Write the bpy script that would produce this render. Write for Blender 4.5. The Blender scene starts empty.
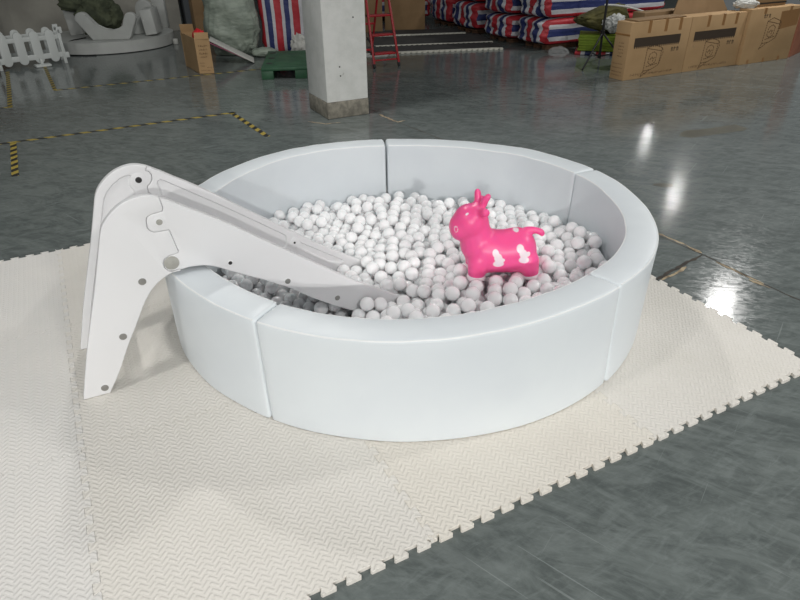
import bpy, bmesh, math, random
import numpy as np
from mathutils import Vector, Matrix, noise
from mathutils.bvhtree import BVHTree

C = bpy.context.scene.collection
PI = math.pi
GZ = -0.016                      # the concrete lies one foam tile below z = 0
YAW = math.radians(27)           # the direction the warehouse, tape and cartons follow
E2 = (math.cos(YAW), math.sin(YAW))
N2 = (-math.sin(YAW), math.cos(YAW))

# ------------------------------------------------------------------ materials
def lin(c):
    return tuple(((v/255)/12.92 if v/255 <= .04045 else ((v/255+.055)/1.055)**2.4) for v in c) + (1,)

class X:
    """a node socket that can be used in arithmetic"""
    def __init__(s, nt, o): s.nt, s.o = nt, o
    def op(s, kind, *others, clamp=False):
        n = s.nt.nodes.new('ShaderNodeMath'); n.operation = kind; n.use_clamp = clamp
        for i, v in enumerate((s,) + others):
            if isinstance(v, X): s.nt.links.new(v.o, n.inputs[i])
            else: n.inputs[i].default_value = v
        return X(s.nt, n.outputs[0])
    def __add__(s, v): return s.op('ADD', v)
    def __sub__(s, v): return s.op('SUBTRACT', v)
    def __mul__(s, v): return s.op('MULTIPLY', v)
    def __truediv__(s, v): return s.op('DIVIDE', v)
    def lt(s, v): return s.op('LESS_THAN', v)
    def gt(s, v): return s.op('GREATER_THAN', v)
    def fract(s): return s.op('FRACT')
    def floor(s): return s.op('FLOOR')
    def abs(s): return s.op('ABSOLUTE')
    def ramp(s, a, b):
        n = s.nt.nodes.new('ShaderNodeMapRange'); n.interpolation_type = 'SMOOTHSTEP'
        s.nt.links.new(s.o, n.inputs[0]); n.inputs[1].default_value = a; n.inputs[2].default_value = b
        return X(s.nt, n.outputs[0])

class Mat:
    def __init__(s, name, col=(128,128,128), rough=.5, **kw):
        s.m = bpy.data.materials.new(name); s.m.use_nodes = True
        s.nt = s.m.node_tree; s.b = s.nt.nodes['Principled BSDF']
        s.b.inputs['Base Color'].default_value = lin(col)
        s.b.inputs['Roughness'].default_value = rough
        for k, v in kw.items(): s.b.inputs[k.replace('_', ' ')].default_value = v
    def coord(s, which='Object'):
        n = s.nt.nodes.new('ShaderNodeTexCoord'); return n.outputs[which]
    def xyz(s, which='Object'):
        n = s.nt.nodes.new('ShaderNodeSeparateXYZ'); s.nt.links.new(s.coord(which), n.inputs[0])
        return [X(s.nt, o) for o in n.outputs]
    def noise(s, scale, detail=4, rough=.55, stretch=None, which='Object', dist=0):
        n = s.nt.nodes.new('ShaderNodeTexNoise'); n.inputs['Scale'].default_value = scale
        n.inputs['Detail'].default_value = detail; n.inputs['Roughness'].default_value = rough
        n.inputs['Distortion'].default_value = dist
        c = s.coord(which)
        if stretch:
            mp = s.nt.nodes.new('ShaderNodeMapping'); mp.vector_type = 'TEXTURE'; mp.inputs['Scale'].default_value = [1/v for v in stretch[:3]]
            if len(stretch) > 3: mp.inputs['Rotation'].default_value = (0, 0, stretch[3])
            s.nt.links.new(c, mp.inputs[0]); c = mp.outputs[0]
        s.nt.links.new(c, n.inputs['Vector'])
        return X(s.nt, n.outputs[0])
    def mix(s, fac, a, b):
        n = s.nt.nodes.new('ShaderNodeMix'); n.data_type = 'RGBA'
        if isinstance(fac, X): s.nt.links.new(fac.o, n.inputs[0])
        else: n.inputs[0].default_value = fac
        for k, v in ((6, a), (7, b)):
            if isinstance(v, tuple): n.inputs[k].default_value = lin(v) if len(v) == 3 else v
            else: s.nt.links.new(v, n.inputs[k])
        return n.outputs[2]
    def colour(s, sock): s.nt.links.new(sock, s.b.inputs['Base Color']); return s
    def rough(s, x): s.nt.links.new(x.o, s.b.inputs['Roughness']); return s
    def bump(s, x, strength=.3, dist=.01):
        n = s.nt.nodes.new('ShaderNodeBump'); n.inputs['Strength'].default_value = strength
        n.inputs['Distance'].default_value = dist
        s.nt.links.new(x.o, n.inputs['Height']); s.nt.links.new(n.outputs[0], s.b.inputs['Normal']); return s

def mottled(name, a, b, scale, rough=.6, bump=0, bscale=None, stretch=None, dist=.005, **kw):
    m = Mat(name, a, rough, **kw)
    m.colour(m.mix(m.noise(scale, stretch=stretch).ramp(.35, .65), a, b))
    if bump: m.bump(m.noise(bscale or scale*3, stretch=stretch), bump, dist)
    return m.m

# floor: worn grey-green epoxy paint, smeared, scratched and glossy
f = Mat('epoxy_floor')
big = f.noise(.55, 5, .6).ramp(.3, .7)
smear = f.noise(2.6, 7, .72, (1, 2.4, 1, -.35), dist=1.6).ramp(.36, .64)
streak = f.noise(7, 6, .7, (1, 3.2, 1, .5), dist=.8).ramp(.45, .72)
fine = f.noise(16, 5, .68, (1, 3, 1, -.5)).ramp(.42, .75)
c1 = f.mix(big, (99,106,104), (109,115,113))
c2 = f.mix(smear*.68, c1, (69,75,74))
c2 = f.mix(streak*.5, c2, (120,127,125))
c3 = f.mix(fine*.26, c2, (133,140,138))
scr = f.noise(2.4, 2, .5, (.5, 30, 1, .95)).ramp(.70, .725)
scr2 = f.noise(2.1, 2, .5, (.5, 30, 1, -.7)).ramp(.71, .735)
f.colour(f.mix((scr + scr2)*.34, c3, (150,157,155)))
f.rough(f.noise(26, 6, .75, (1, 2.2, 1, -.4)).ramp(.35, .7)*.17 + .07)
f.bump(f.noise(6, 4, .5, (1, 1.8, 1)) + smear*.3, .035, .008)
f.b.inputs['Specular IOR Level'].default_value = .30
M_floor = f.m

# foam tile: embossed tread of short slanted dashes
def foam(name, a, b):
    m = Mat(name, a, .7, Specular_IOR_Level=.3)
    x, y, z = m.xyz()
    k = .7071/.0172                                  # herringbone of short raised dashes
    p, q = (x + y)*k + 400, (y - x)*k + 400
    val = ((p.floor() - q.floor() + 800)*.25).fract()*4
    val = (val + .5).floor()
    vert = val.gt(1.5); hor = vert*-1 + 1
    fp, fq = p.fract(), q.fract()
    along = (fp + val)*hor + ((val*-1 + 3) + fq)*vert
    across = (fq*hor + fp*vert) - .5
    dash = ((along - 1).abs().ramp(.66, .92)*-1 + 1)*(across.abs().ramp(.12, .34)*-1 + 1)
    n = m.noise(2.2, 4).ramp(.3, .7)
    base = m.mix(n, a, b)
    m.colour(base)
    m.bump(dash + m.noise(260, 2)*.08, .55, .0028)
    return m.m
M_foam = [foam('foam_cream', (224,220,213), (219,215,207)), foam('foam_warm', (225,220,210), (219,213,203)), foam('foam_grey', (218,216,212), (223,220,215))]

vm = Mat('white_vinyl', (229,233,233), .42)
vm.colour(vm.mix(vm.noise(3).ramp(.3, .7), (223,229,232), (219,225,229)))
vm.bump(vm.noise(22, 3, .5, (1, 1, .5)) + vm.noise(420, 2)*.05, .10, .004)
M_vinyl = vm.m
M_welt = Mat('vinyl_welt', (238,240,240), .4).m
M_ball = Mat('milky_plastic', (249,249,250), .11, Subsurface_Weight=.55, Subsurface_Scale=.045)
M_ball.b.inputs['Subsurface Radius'].default_value = (1, .9, .9)
M_ball = M_ball.m
sp = Mat('white_slide_plastic', (226,226,227), .38)
sp.bump(sp.noise(160, 2), .05, .001)
M_slide = sp.m
M_cap = mottled('grey_cap', (168,167,160), (158,157,150), 40, .5)
M_screw = Mat('screw_steel', (150,149,145), .35, Metallic=.6).m
M_dark = Mat('dark_recess', (38,36,36), .6).m
M_groove = Mat('joint_groove', (150,132,134), .7).m

cow = Mat('pink_rubber', (250,58,132), .36)
at = cow.nt.nodes.new('ShaderNodeAttribute'); at.attribute_name = 'paint'
cow.colour(cow.mix(X(cow.nt, at.outputs['Fac']).ramp(.35, .65), (255,90,156), (250,232,238)))
cow.b.inputs['Subsurface Weight'].default_value = .3
cow.b.inputs['Subsurface Scale'].default_value = .03
M_cow = cow.m
M_hoof = Mat('white_rubber', (238,226,230), .35).m

pl = Mat('pillar_plaster', (205,206,200), .85)
pn = pl.noise(5, 6, .65)
pl.colour(pl.mix(pl.noise(9, 3).ramp(.72, .8), pl.mix(pn.ramp(.35, .7), (240,240,236), (226,227,222)), (140,136,126)))
pl.bump(pl.noise(14, 6, .7), .25, .01)
M_plaster = pl.m
M_bare = mottled('bare_concrete', (150,145,132), (118,114,104), 14, .9, .5, 60)
M_wall = mottled('grey_cement_wall', (170,167,157), (150,147,138), 1.3, .9, .25, 12)
M_walld = mottled('shaded_cement_wall', (70,69,66), (58,57,55), .8, .9, .2, 9)  # cement tone lowered: the gloom of the unlit rear is in the colour
M_jamb = Mat('blue_grey_paint', (84,88,92), .6).m
M_card = mottled('brown_cardboard', (176,144,104), (166,135,96), 2.5, .8, .08, 60, dist=.002)
M_card2 = mottled('dull_cardboard', (140,113,80), (128,102,70), 2.5, .8, .08, 60, dist=.002)
M_cardin = Mat('cardboard_inside', (150,114,74), .85).m
M_tape = Mat('packing_tape', (150,110,66), .3).m
M_print = Mat('brown_ink', (62,50,38), .8).m
M_ink = Mat('faded_ink', (88,66,44), .85).m
M_blackt = Mat('black_plastic', (22,22,23), .5).m
M_red = Mat('red_enamel', (160,28,36), .38).m
M_redp = Mat('red_cloth', (205,24,38), .7).m
M_green = mottled('green_plastic', (46,88,60), (38,76,52), 6, .5)
M_fence = Mat('white_fence_plastic', (206,210,207), .45).m
M_soft = mottled('pale_soft_vinyl', (192,194,190), (184,186,182), 4, .5)
M_olive = mottled('olive_cloth', (88,94,72), (58,64,48), 5, .85, .5, 14, dist=.02)
M_oliveb = mottled('olive_yellow_cloth', (88,84,42), (66,64,32), 5, .85, .5, 14, dist=.02)
M_lime = mottled('lime_foam', (140,164,52), (122,146,42), 5, .7)
M_sack = mottled('grey_green_woven_sack', (150,160,147), (128,138,127), 3, .5, .6, 9, stretch=(1,1,2.6), dist=.03)
M_matdark = mottled('dark_foam', (58,56,54), (48,47,46), 4, .8)
M_matedge = Mat('white_foam_edge', (206,204,192), .7).m
M_white = Mat('white_sheet', (190,190,184), .6).m
M_pink = Mat('pink_foam', (190,110,140), .7).m
M_brick = mottled('reddish_board', (172,112,86), (156,98,76), 2, .8)
M_brownslat = mottled('brown_wood', (108,78,56), (80,56,40), 3, .7, stretch=(9,9,.6))
M_residue = mottled('tape_residue', (66,64,44), (56,54,38), 9, .55)
M_wear = mottled('worn_concrete', (176,160,132), (120,104,84), 30, .9, .4, 60)
M_crackd = mottled('dark_joint', (70,62,54), (52,48,44), 30, .9)
clr = Mat('clear_plastic', (225,228,228), .12, Alpha=.16); M_clear = clr.m
clr.bump(clr.noise(16, 3), .8, .02)
M_rubber = Mat('black_rubber', (24,24,25), .7).m

def striped(name, axis, period=.52, shift=0.0):
    m = Mat(name, (180,180,180), .5)
    c = m.xyz()[axis] + m.noise(2.5, 2)*.03
    t = (c/period + 20 + shift).fract()
    col = m.mix(t.gt(.25), (176,44,54), (196,196,200))
    col = m.mix(t.gt(.42), col, (44,54,104))
    col = m.mix(t.gt(.70), col, (196,196,200))
    col = m.mix(t.gt(.87), col, (176,44,54))
    m.colour(col)
    m.bump(m.noise(11, 4, .6), .6, .025)
    return m.m
M_str = [striped('striped_sheet_across', 0, .38), striped('striped_sheet_deep', 1, .37), striped('striped_sheet_level', 2, .40, .56)]
M_stru = striped('striped_bag_upright', 0, .29, .3)

def hazard():
    m = Mat('hazard_tape', (200,170,40), .5)
    x, y, z = m.xyz()
    t = ((x + y*.9)/.16 + 50).fract()
    m.colour(m.mix(m.noise(7, 4).ramp(.62, .75)*.6, m.mix(t.gt(.5), (162,142,60), (32,32,31)), (84,88,84)))
    return m.m
M_haz = hazard()

# ------------------------------------------------------------------ mesh helpers
class MB:
    def __init__(s): s.bm = bmesh.new()
    def box(s, c, d, mtx=None, bev=0, seg=2, mi=0):
        r = bmesh.ops.create_cube(s.bm, size=1)
        vs = r['verts']
        for v in vs: v.co = Vector((v.co.x*d[0], v.co.y*d[1], v.co.z*d[2]))
        fs = list({f for v in vs for f in v.link_faces})
        for f in fs: f.material_index = mi
        if bev:
            es = list({e for v in vs for e in v.link_edges})
            r2 = bmesh.ops.bevel(s.bm, geom=es, offset=bev, segments=seg, affect='EDGES', profile=.5)
            vs = list({v for f in r2['faces'] for v in f.verts} | {v for v in vs if v.is_valid})
        m = Matrix.Translation(c) @ (mtx.to_4x4() if mtx else Matrix())
        for v in vs: v.co = m @ v.co
        return s
    def tube(s, pts, r, n=10, cap=True, taper=None):
        pts = [Vector(p) for p in pts]; rings = []
        up = Vector((0, 0, 1))
        for i, p in enumerate(pts):
            t = (pts[min(i+1, len(pts)-1)] - pts[max(i-1, 0)]).normalized()
            a = t.cross(up if abs(t.z) < .95 else Vector((1, 0, 0))).normalized(); b = t.cross(a)
            rr = r if taper is None else r*taper[i]
            rings.append([s.bm.verts.new(p + a*rr*math.cos(2*PI*k/n) + b*rr*math.sin(2*PI*k/n)) for k in range(n)])
        for A, B in zip(rings, rings[1:]):
            for k in range(n): s.bm.faces.new((A[k], A[(k+1) % n], B[(k+1) % n], B[k]))
        if cap: s.bm.faces.new(rings[0]); s.bm.faces.new(rings[-1][::-1])
        return s
    def prism(s, poly, z0, z1, fr=None, bev=0, seg=2, mi=0):
        """poly in local xy, extruded z0..z1, mapped by fr (Matrix)"""
        vs = [s.bm.verts.new((x, y, z0)) for x, y in poly]
        vt = [s.bm.verts.new((x, y, z1)) for x, y in poly]
        n = len(poly)
        fs = [s.bm.faces.new(vs[::-1]), s.bm.faces.new(vt)]
        for i in range(n): fs.append(s.bm.faces.new((vs[i], vs[(i+1) % n], vt[(i+1) % n], vt[i])))
        for f_ in fs: f_.material_index = mi
        allv = vs + vt
        if bev:
            es = [e for f_ in fs[:2] for e in f_.edges]
            r = bmesh.ops.bevel(s.bm, geom=es, offset=bev, segments=seg, affect='EDGES', profile=.5, clamp_overlap=True)
            allv = list({v for f_ in r['faces'] for v in f_.verts} | {v for v in allv if v.is_valid} | {v for f_ in s.bm.faces if f_.is_valid for v in f_.verts if v in allv})
        if fr:
            for v in allv: v.co = fr @ v.co
        return s
    def disc(s, c, r, h, axis='z', n=32, bev=0, r2=None, mtx=None):
        poly = [(r*math.cos(2*PI*k/n), r*math.sin(2*PI*k/n)) for k in range(n)]
        m = Matrix.Translation(c) @ (mtx.to_4x4() if mtx else Matrix())
        return s.prism(poly, 0, h, m, bev)
    def build(s, name, mat, parent=None, smooth=True, auto=35):
        bm = s.bm
        bmesh.ops.recalc_face_normals(bm, faces=bm.faces)
        me = bpy.data.meshes.new(name); bm.to_mesh(me); bm.free()
        for m in (mat if isinstance(mat, (list, tuple)) else [mat]): me.materials.append(m)
        if smooth:
            me.shade_smooth()
            me.set_sharp_from_angle(angle=math.radians(auto))
        o = bpy.data.objects.new(name, me); C.objects.link(o)
        if parent: o.parent = parent
        return o

def from_data(name, vs, fs, mat, parent=None, auto=35):
    b = MB(); vv = [b.bm.verts.new(v) for v in vs]
    for f_ in fs: b.bm.faces.new([vv[i] for i in f_])
    return b.build(name, mat, parent, auto=auto)

def tag(o, label=None, cat=None, group=None, kind=None):
    if label: o['label'] = label
    if cat: o['category'] = cat
    if group: o['group'] = group
    if kind: o['kind'] = kind
    return o
def thing(name, loc, rz, label, cat, group=None):
    o = bpy.data.objects.new(name, None); o.empty_display_size = .1; C.objects.link(o)
    o.location = loc; o.rotation_euler = (0, 0, rz)
    return tag(o, label, cat, group)
def rotz(a): return Matrix.Rotation(a, 3, 'Z')
def copy_tree(o, parent=None):
    c = o.copy(); C.objects.link(c)
    if parent: c.parent = parent
    for ch in list(o.children): copy_tree(ch, c)
    return c

# ------------------------------------------------------------------ camera
H = 1.72246; PITCH = .539151; ROLL = -.013042; FPX = 620.53
cp, sp_ = math.cos(PITCH), math.sin(PITCH); cr, sr = math.cos(ROLL), math.sin(ROLL)
fwd = Vector((0, cp, -sp_)); up0 = Vector((0, sp_, cp)); r0 = Vector((1, 0, 0))
rgt = cr*r0 + sr*up0; upv = -sr*r0 + cr*up0
cam = bpy.data.cameras.new('camera'); cam_o = bpy.data.objects.new('camera', cam); C.objects.link(cam_o)
mw = Matrix((rgt, upv, -fwd)).transposed().to_4x4(); mw.translation = (0, 0, H)
cam_o.matrix_world = mw
cam.sensor_width = 36; cam.lens = FPX/800*36; cam.clip_end = 200
bpy.context.scene.camera = cam_o
def project(P):
    d = Vector(P) - Vector((0, 0, H)); t = d.dot(fwd)
    return (400 + FPX*d.dot(rgt)/t, 300 - FPX*d.dot(upv)/t, t)

# ------------------------------------------------------------------ setting
b = MB(); b.box((0, 9, GZ-.05), (40, 44, .1)); floor = tag(b.build('floor', M_floor, smooth=False), kind='structure')
def at27(o, u, v): return (o[0] + u*E2[0] + v*N2[0], o[1] + u*E2[1] + v*N2[1])
# cement wall on the left, running the way the tape lines run
w0 = (-4.40, 13.86)
b = MB(); c = at27(w0, -7, .15); b.box((c[0], c[1], 2.2+GZ), (14, .3, 4.4), rotz(YAW))
tag(b.build('wall_left', M_wall, smooth=False), kind='structure')
c = at27(w0, .32, .05); b = MB(); b.box((c[0], c[1], 2.2+GZ), (.5, .42, 4.4), rotz(YAW), .01)
tag(b.build('trim_1', M_jamb), kind='structure')
c = at27(w0, 9, 6); b = MB(); b.box((c[0], c[1], 2.5+GZ), (26, .3, 5), rotz(YAW))
tag(b.build('wall_back', M_walld, smooth=False), kind='structure')

# worn joints in the floor
def ribbon(name, pts, w, mat, parent, z=GZ+.0008, seed=0, jag=.5):
    rnd = random.Random(seed); b = MB()
    L = []
    for (x0, y0), (x1, y1) in zip(pts, pts[1:]):
        n = max(2, int(math.hypot(x1-x0, y1-y0)/.03))
        for k in range(n): L.append((x0+(x1-x0)*k/n, y0+(y1-y0)*k/n))
    L.append(pts[-1]); A = []
    for i, (x, y) in enumerate(L):
        x2, y2 = L[min(i+1, len(L)-1)]; x1, y1 = L[max(i-1, 0)]
        d = Vector((x2-x1, y2-y1)).normalized(); n = Vector((-d.y, d.x))
        wl = w*(1-jag*rnd.random()); wr = w*(1-jag*rnd.random())
        if i in (0, len(L)-1): wl = wr = w*.2
        A.append((b.bm.verts.new((x+n.x*wl, y+n.y*wl, z)), b.bm.verts.new((x-n.x*wr, y-n.y*wr, z))))
    for p, q in zip(A, A[1:]): b.bm.faces.new((p[0], p[1], q[1], q[0]))
    return b.build(name, mat, parent)
ribbon('floor_joint', [(1.62,3.80),(1.87,3.39),(2.1,2.93),(2.6,2.1)], .006, M_crackd, floor, seed=1, jag=.6)
ribbon('floor_chip', [(1.70,3.72),(1.80,3.56),(1.865,3.42)], .016, M_wear, floor, GZ+.0014, 2, .9)
ribbon('floor_chip', [(1.90,3.30),(1.97,3.17),(2.05,3.03)], .013, M_wear, floor, GZ+.0014, 3, .9)
ribbon('floor_chip', [(1.99,3.08),(2.06,2.98)], .016, M_wear, floor, GZ+.0014, 4, .9)
ribbon('floor_joint', [(1.86,3.40),(1.65,3.24),(1.40,3.04)], .017, M_crackd, floor, seed=5, jag=.8)
ribbon('floor_chip', [(1.70,3.245),(1.60,3.165),(1.48,3.08)], .017, M_wear, floor, GZ+.0014, 6, .95)
ribbon('floor_joint', [(-.42,7.3),(-.1,6.7),(.0,6.54),(.45,5.85)], .008, M_crackd, floor, seed=7, jag=.8)
ribbon('floor_chip', [(-.2,6.86),(-.06,6.62),(.0,6.53),(.08,6.6)], .02, M_wear, floor, GZ+.0014, 8, .9)
ribbon('floor_chip', [(-.95,6.6),(-.75,6.5),(-.6,6.55)], .016, M_wear, floor, GZ+.0014, 9, .95)

# hazard tape laid flat on the floor
def tape(p, q, w, label):
    L = math.hypot(q[0]-p[0], q[1]-p[1])
    b = MB(); b.box((L/2, 0, .0006), (L, w, .0012))
    o = b.build('hazard_tape', M_haz, smooth=False)
    o.location = (p[0], p[1], GZ); o.rotation_euler = (0, 0, math.atan2(q[1]-p[1], q[0]-p[0]))
    tag(o, label, 'floor tape', 'yellow and black floor tapes')
tape((-5.6,4.98), (-1.81,7.03), .05, 'long yellow and black floor tape running from the frame edge to near the pillar')
tape((-3.73,5.97), (-3.20,5.0), .055, 'short yellow and black tape end turning off the long line, beyond the slide')
tape((-1.86,7.03), (-1.28,6.07), .055, 'short slanting yellow and black tape end between the pillar and the round pit')
tape((-4.42,8.28), (-1.95,9.56), .045, 'thin yellow and black tape line passing under the open carton towards the pallet')
tape((-4.42,8.30), (-5.40,10.03), .045, 'faint yellow and black tape running from the middle of the picket fence')
tape((-4.52,7.40), (-5.72,9.58), .05, 'faint yellow and black tape running from the fence end at the frame edge')
tape((-5.3,7.02), (-4.50,7.42), .045, 'stub of yellow and black tape at the frame edge, nearer than the fence')

def patch(pts, label, name='tape_patch'):
    b = MB(); b.prism(pts, 0, .001); o = b.build(name, M_residue, smooth=False); o.location.z = GZ
    tag(o, label, 'tape patch')
patch([(2.70,5.90),(2.80,5.84),(2.95,5.90),(3.40,6.06),(3.47,6.13),(3.42,6.28),(3.1,6.15),(2.84,6.09),(2.75,6.0)], 'long olive brown tape patch stuck to the glossy floor, in front of the printed cartons')
patch([(1.98,4.60),(2.06,4.55),(2.13,4.57),(2.14,4.62),(2.07,4.64),(2.0,4.63)], 'small dark brown tape scrap on the floor just beyond the pit')

# ------------------------------------------------------------------ foam floor tiles
MY = .474831; MO = (.102454, 1.344790); PITCHN = 12
def edge_pts():
    P = [(0, 0), (.0125, 0), (.017, -1)]
    for k in range(PITCHN):
        c = (k+.5)/PITCHN
        P += [(c-.018, -1), (c-.0265, .5), (c-.023, 1), (c+.023, 1), (c+.0265, .5), (c+.018, -1)]
    return P + [(1-.017, -1), (1-.0125, 0)]
EP = edge_pts(); A_ = .0118
def tile_outline():
    P = []
    P += [(t, -d*A_) for t, d in EP]                           # front edge: teeth stick out
    P += [(1+d*A_, t) for t, d in EP]                          # edge on the u side
    P += [(t, 1-d*A_) for t, d in EP[1:][::-1] + []]           # back edge: sockets
    P.insert(len(P)-len(EP)+1, (1, 1))
    Q = [(d*A_, t) for t, d in EP[1:]][::-1]
    P += [(0, 1)] + Q
    out = []
    for p in P:
        if not out or abs(p[0]-out[-1][0]) + abs(p[1]-out[-1][1]) > 1e-6: out.append(p)
    return out
def inset(P, d):
    n = len(P); R = []
    for i in range(n):
        a, b_, c_ = Vector(P[i-1]), Vector(P[i]), Vector(P[(i+1) % n])
        e1 = (b_-a).normalized(); e2 = (c_-b_).normalized()
        n1 = Vector((-e1.y, e1.x)); n2 = Vector((-e2.y, e2.x))
        k = n1 + n2; k = k/max(.35, k.length_squared)*2 if k.length > 1e-6 else n1
        R.append(tuple(b_ + k*d))
    return R
TO = inset(tile_outline(), .0004)
TI = inset(TO, .0012)
def tile_mesh():
    b = MB(); n = len(TO)
    lo = [b.bm.verts.new((x, y, GZ+.0002)) for x, y in TO]
    mi = [b.bm.verts.new((x, y, -.0009)) for x, y in TO]
    hi = [b.bm.verts.new((x, y, 0)) for x, y in TI]
    b.bm.faces.new(lo[::-1]); b.bm.faces.new(hi)
    for A, B in ((lo, mi), (mi, hi)):
        for i in range(n): b.bm.faces.new((A[i], A[(i+1) % n], B[(i+1) % n], B[i]))
    return b
LT = {
 (1,0): 'cream foam floor tile with two toothed edges, at the outer corner of the mat',
 (1,1): 'cream foam floor tile at the toothed mat edge that meets the cracked floor joint',
 (1,2): 'cream foam floor tile behind the round pit at the far toothed edge',
 (0,0): 'warm cream foam floor tile, second from the corner along the front toothed edge',
 (0,1): 'cream foam floor tile lying right under the round pit',
 (0,2): 'cream foam floor tile under the far side of the round pit',
 (-1,0): 'cream foam floor tile, third from the corner along the front toothed edge',
 (-1,1): 'cream foam floor tile under the feet of the slide',
 (-1,2): 'cream foam floor tile behind the slide, with a toothed far edge beside the pit',
 (-2,0): 'cream foam floor tile in the lower left corner, beyond the long seam below the slide',
 (-2,1): 'greyish cream foam floor tile beside the slide feet, at the frame edge',
 (-2,2): 'greyish cream foam floor tile with toothed far edge, beyond the slide at the frame edge',
 (-3,2): 'partly seen greyish foam floor tile, outermost at the frame edge',
}
tile_me = None
for (i, j), lab in LT.items():
    if tile_me is None:
        o = tile_mesh().build('foam_tile', M_foam[0], auto=25); tile_me = o.data
    else:
        o = bpy.data.objects.new('foam_tile', tile_me); C.objects.link(o)
    x = MO[0] + i*math.cos(MY) - j*math.sin(MY); y = MO[1] + i*math.sin(MY) + j*math.cos(MY)
    o.location = (x, y, 0); o.rotation_euler = (0, 0, MY)
    o.material_slots[0].link = 'OBJECT'
    o.material_slots[0].material = M_foam[2 if i <= -2 else (1 if (i, j) in ((0,0), (1,1)) else 0)]
    tag(o, lab, 'floor tile', 'interlocking foam tiles of the mat')

# ------------------------------------------------------------------ round soft pit
PC = (.036451, 3.018824); PH = .4888
_rt = [(-160,1.226),(-142,1.229),(-133,1.222),(-118,1.234),(-108,1.244),(-101,1.243),(-93,1.238),(-85,1.23),(-75,1.218),(-65,1.207),(-52,1.208),(-45,1.212),(-33,1.23),(-20,1.238),(-13,1.236),(0,1.233),(14,1.242),(25,1.245),(45,1.238),(65,1.206),(81,1.194),(96,1.200),(107,1.222),(120,1.242),(133,1.25),(149,1.232),(165,1.222),(180,1.222)]
def r_out(deg, top=1.0):
    deg = (deg+180) % 360 - 180
    s = w = 0
    for a, r in _rt:
        d = abs((deg-a+180) % 360 - 180); k = math.exp(-(d/9)**2); s += k*r; w += k
    return 1.226 + (s/w-1.226)*top
THK = .15
def r_in(deg): return r_out(deg) - THK
def section():
    """closed profile (radial 0 inner..1 outer in metres from inner face, z, top weight) with rounded corners"""
    P = []; r = .014
    def arc(cx, cz, a0, a1):
        for k in range(5):
            a = math.radians(a0+(a1-a0)*k/4); P.append((cx+r*math.cos(a), cz+r*math.sin(a)))
    r = .006; arc(r, .003+r, 270, 180); r = .014
    for k in range(1, 8): P.append((0, .02+(PH-.04)*k/8))
    arc(r, PH-r, 180, 90)
    for k in range(1, 6): P.append((r+(THK-2*r)*k/6, PH + .003*math.sin(PI*k/6)))
    arc(THK-r, PH-r, 90, 0)
    for k in range(1, 8): P.append((THK, PH-.02-(PH-.04)*k/8))
    r = .006; arc(THK-r, .003+r, 0, -90)
    return P
SEC = section()
seams = [-117.8, -45.5, 24.85, 96.2, 167.8, 242.2]
gaps = [.0022, .0022, .0022, .0065, .003]
SEGLAB = ['white padded wall segment of the pit facing the camera, between the two front seams',
          'white padded curved wall segment at the pit side towards the cracked floor joint',
          'white padded wall segment at the back of the pit, behind the pink animal',
          'white padded wall segment at the back of the pit, between the dark gap and the slide',
          'white padded wall segment of the pit under the slide']
pit_segments = []
for k in range(5):
    a0, a1 = seams[k], seams[k+1]
    g0, g1 = gaps[k], gaps[(k+1) % 5]
    root = thing('pit_wall_segment', (PC[0], PC[1], 0), 0, SEGLAB[k], 'ball pit wall', 'padded wall segments of the round pit')
    n = 46; A0 = a0 + math.degrees(g0/1.16); A1 = a1 - math.degrees(g1/1.16)
    angs = [A0, A0+.12, A0+.35, A0+.7] + [A0+.7+(A1-A0-1.4)*i/n for i in range(1, n)] + [A1-.7, A1-.35, A1-.12, A1]
    shr = [.012, .006, .002, 0] + [0]*(n-1) + [0, .002, .006, .012]
    b = MB(); rings = []
    for ang, sh in zip(angs, shr):
        ring = []
        for (pr, pz) in SEC:
            cxr, cz = THK/2, PH/2
            q = (cxr + (pr-cxr)*(1-sh*2/THK), cz + (pz-cz)*(1-sh*2/PH))
            t = q[1]/PH
            rr = r_out(ang, t) - THK + q[0]
            wob = noise.noise((ang*.09, q[0]*3, q[1]*4 + k*7))*.004
            rr += wob; a = math.radians(ang)
            zz = max(.0012, q[1]) + (noise.noise((ang*.22+k*3, q[0]*9, 0))*.0022 if q[1] > .44 else 0)
            ring.append(b.bm.verts.new((rr*math.cos(a), rr*math.sin(a), zz)))
        rings.append(ring)
    m = len(SEC)
    for R1, R2 in zip(rings, rings[1:]):
        for i in range(m): b.bm.faces.new((R1[i], R1[(i+1) % m], R2[(i+1) % m], R2[i]))
    b.bm.faces.new(rings[0]); b.bm.faces.new(rings[-1][::-1])
    cov = b.build('padded_cover', M_vinyl, root, auto=50)
    pit_segments.append(cov)
    for rad, dz in ((THK-.005, -.005), (.005, -.005)):
        pts = []
        for i in range(61):
            ang = A0+.5+(A1-A0-1.0)*i/60; a = math.radians(ang); rr = r_out(ang) - THK + rad
            rr += noise.noise((ang*.09, rad*3, PH*4 + k*7))*.004
            pts.append((rr*math.cos(a), rr*math.sin(a), PH+dz+noise.noise((ang*.22+k*3, rad*9, 0))*.0022))
        MB().tube(pts, .0036, 8).build('piping', M_welt, root)

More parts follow.
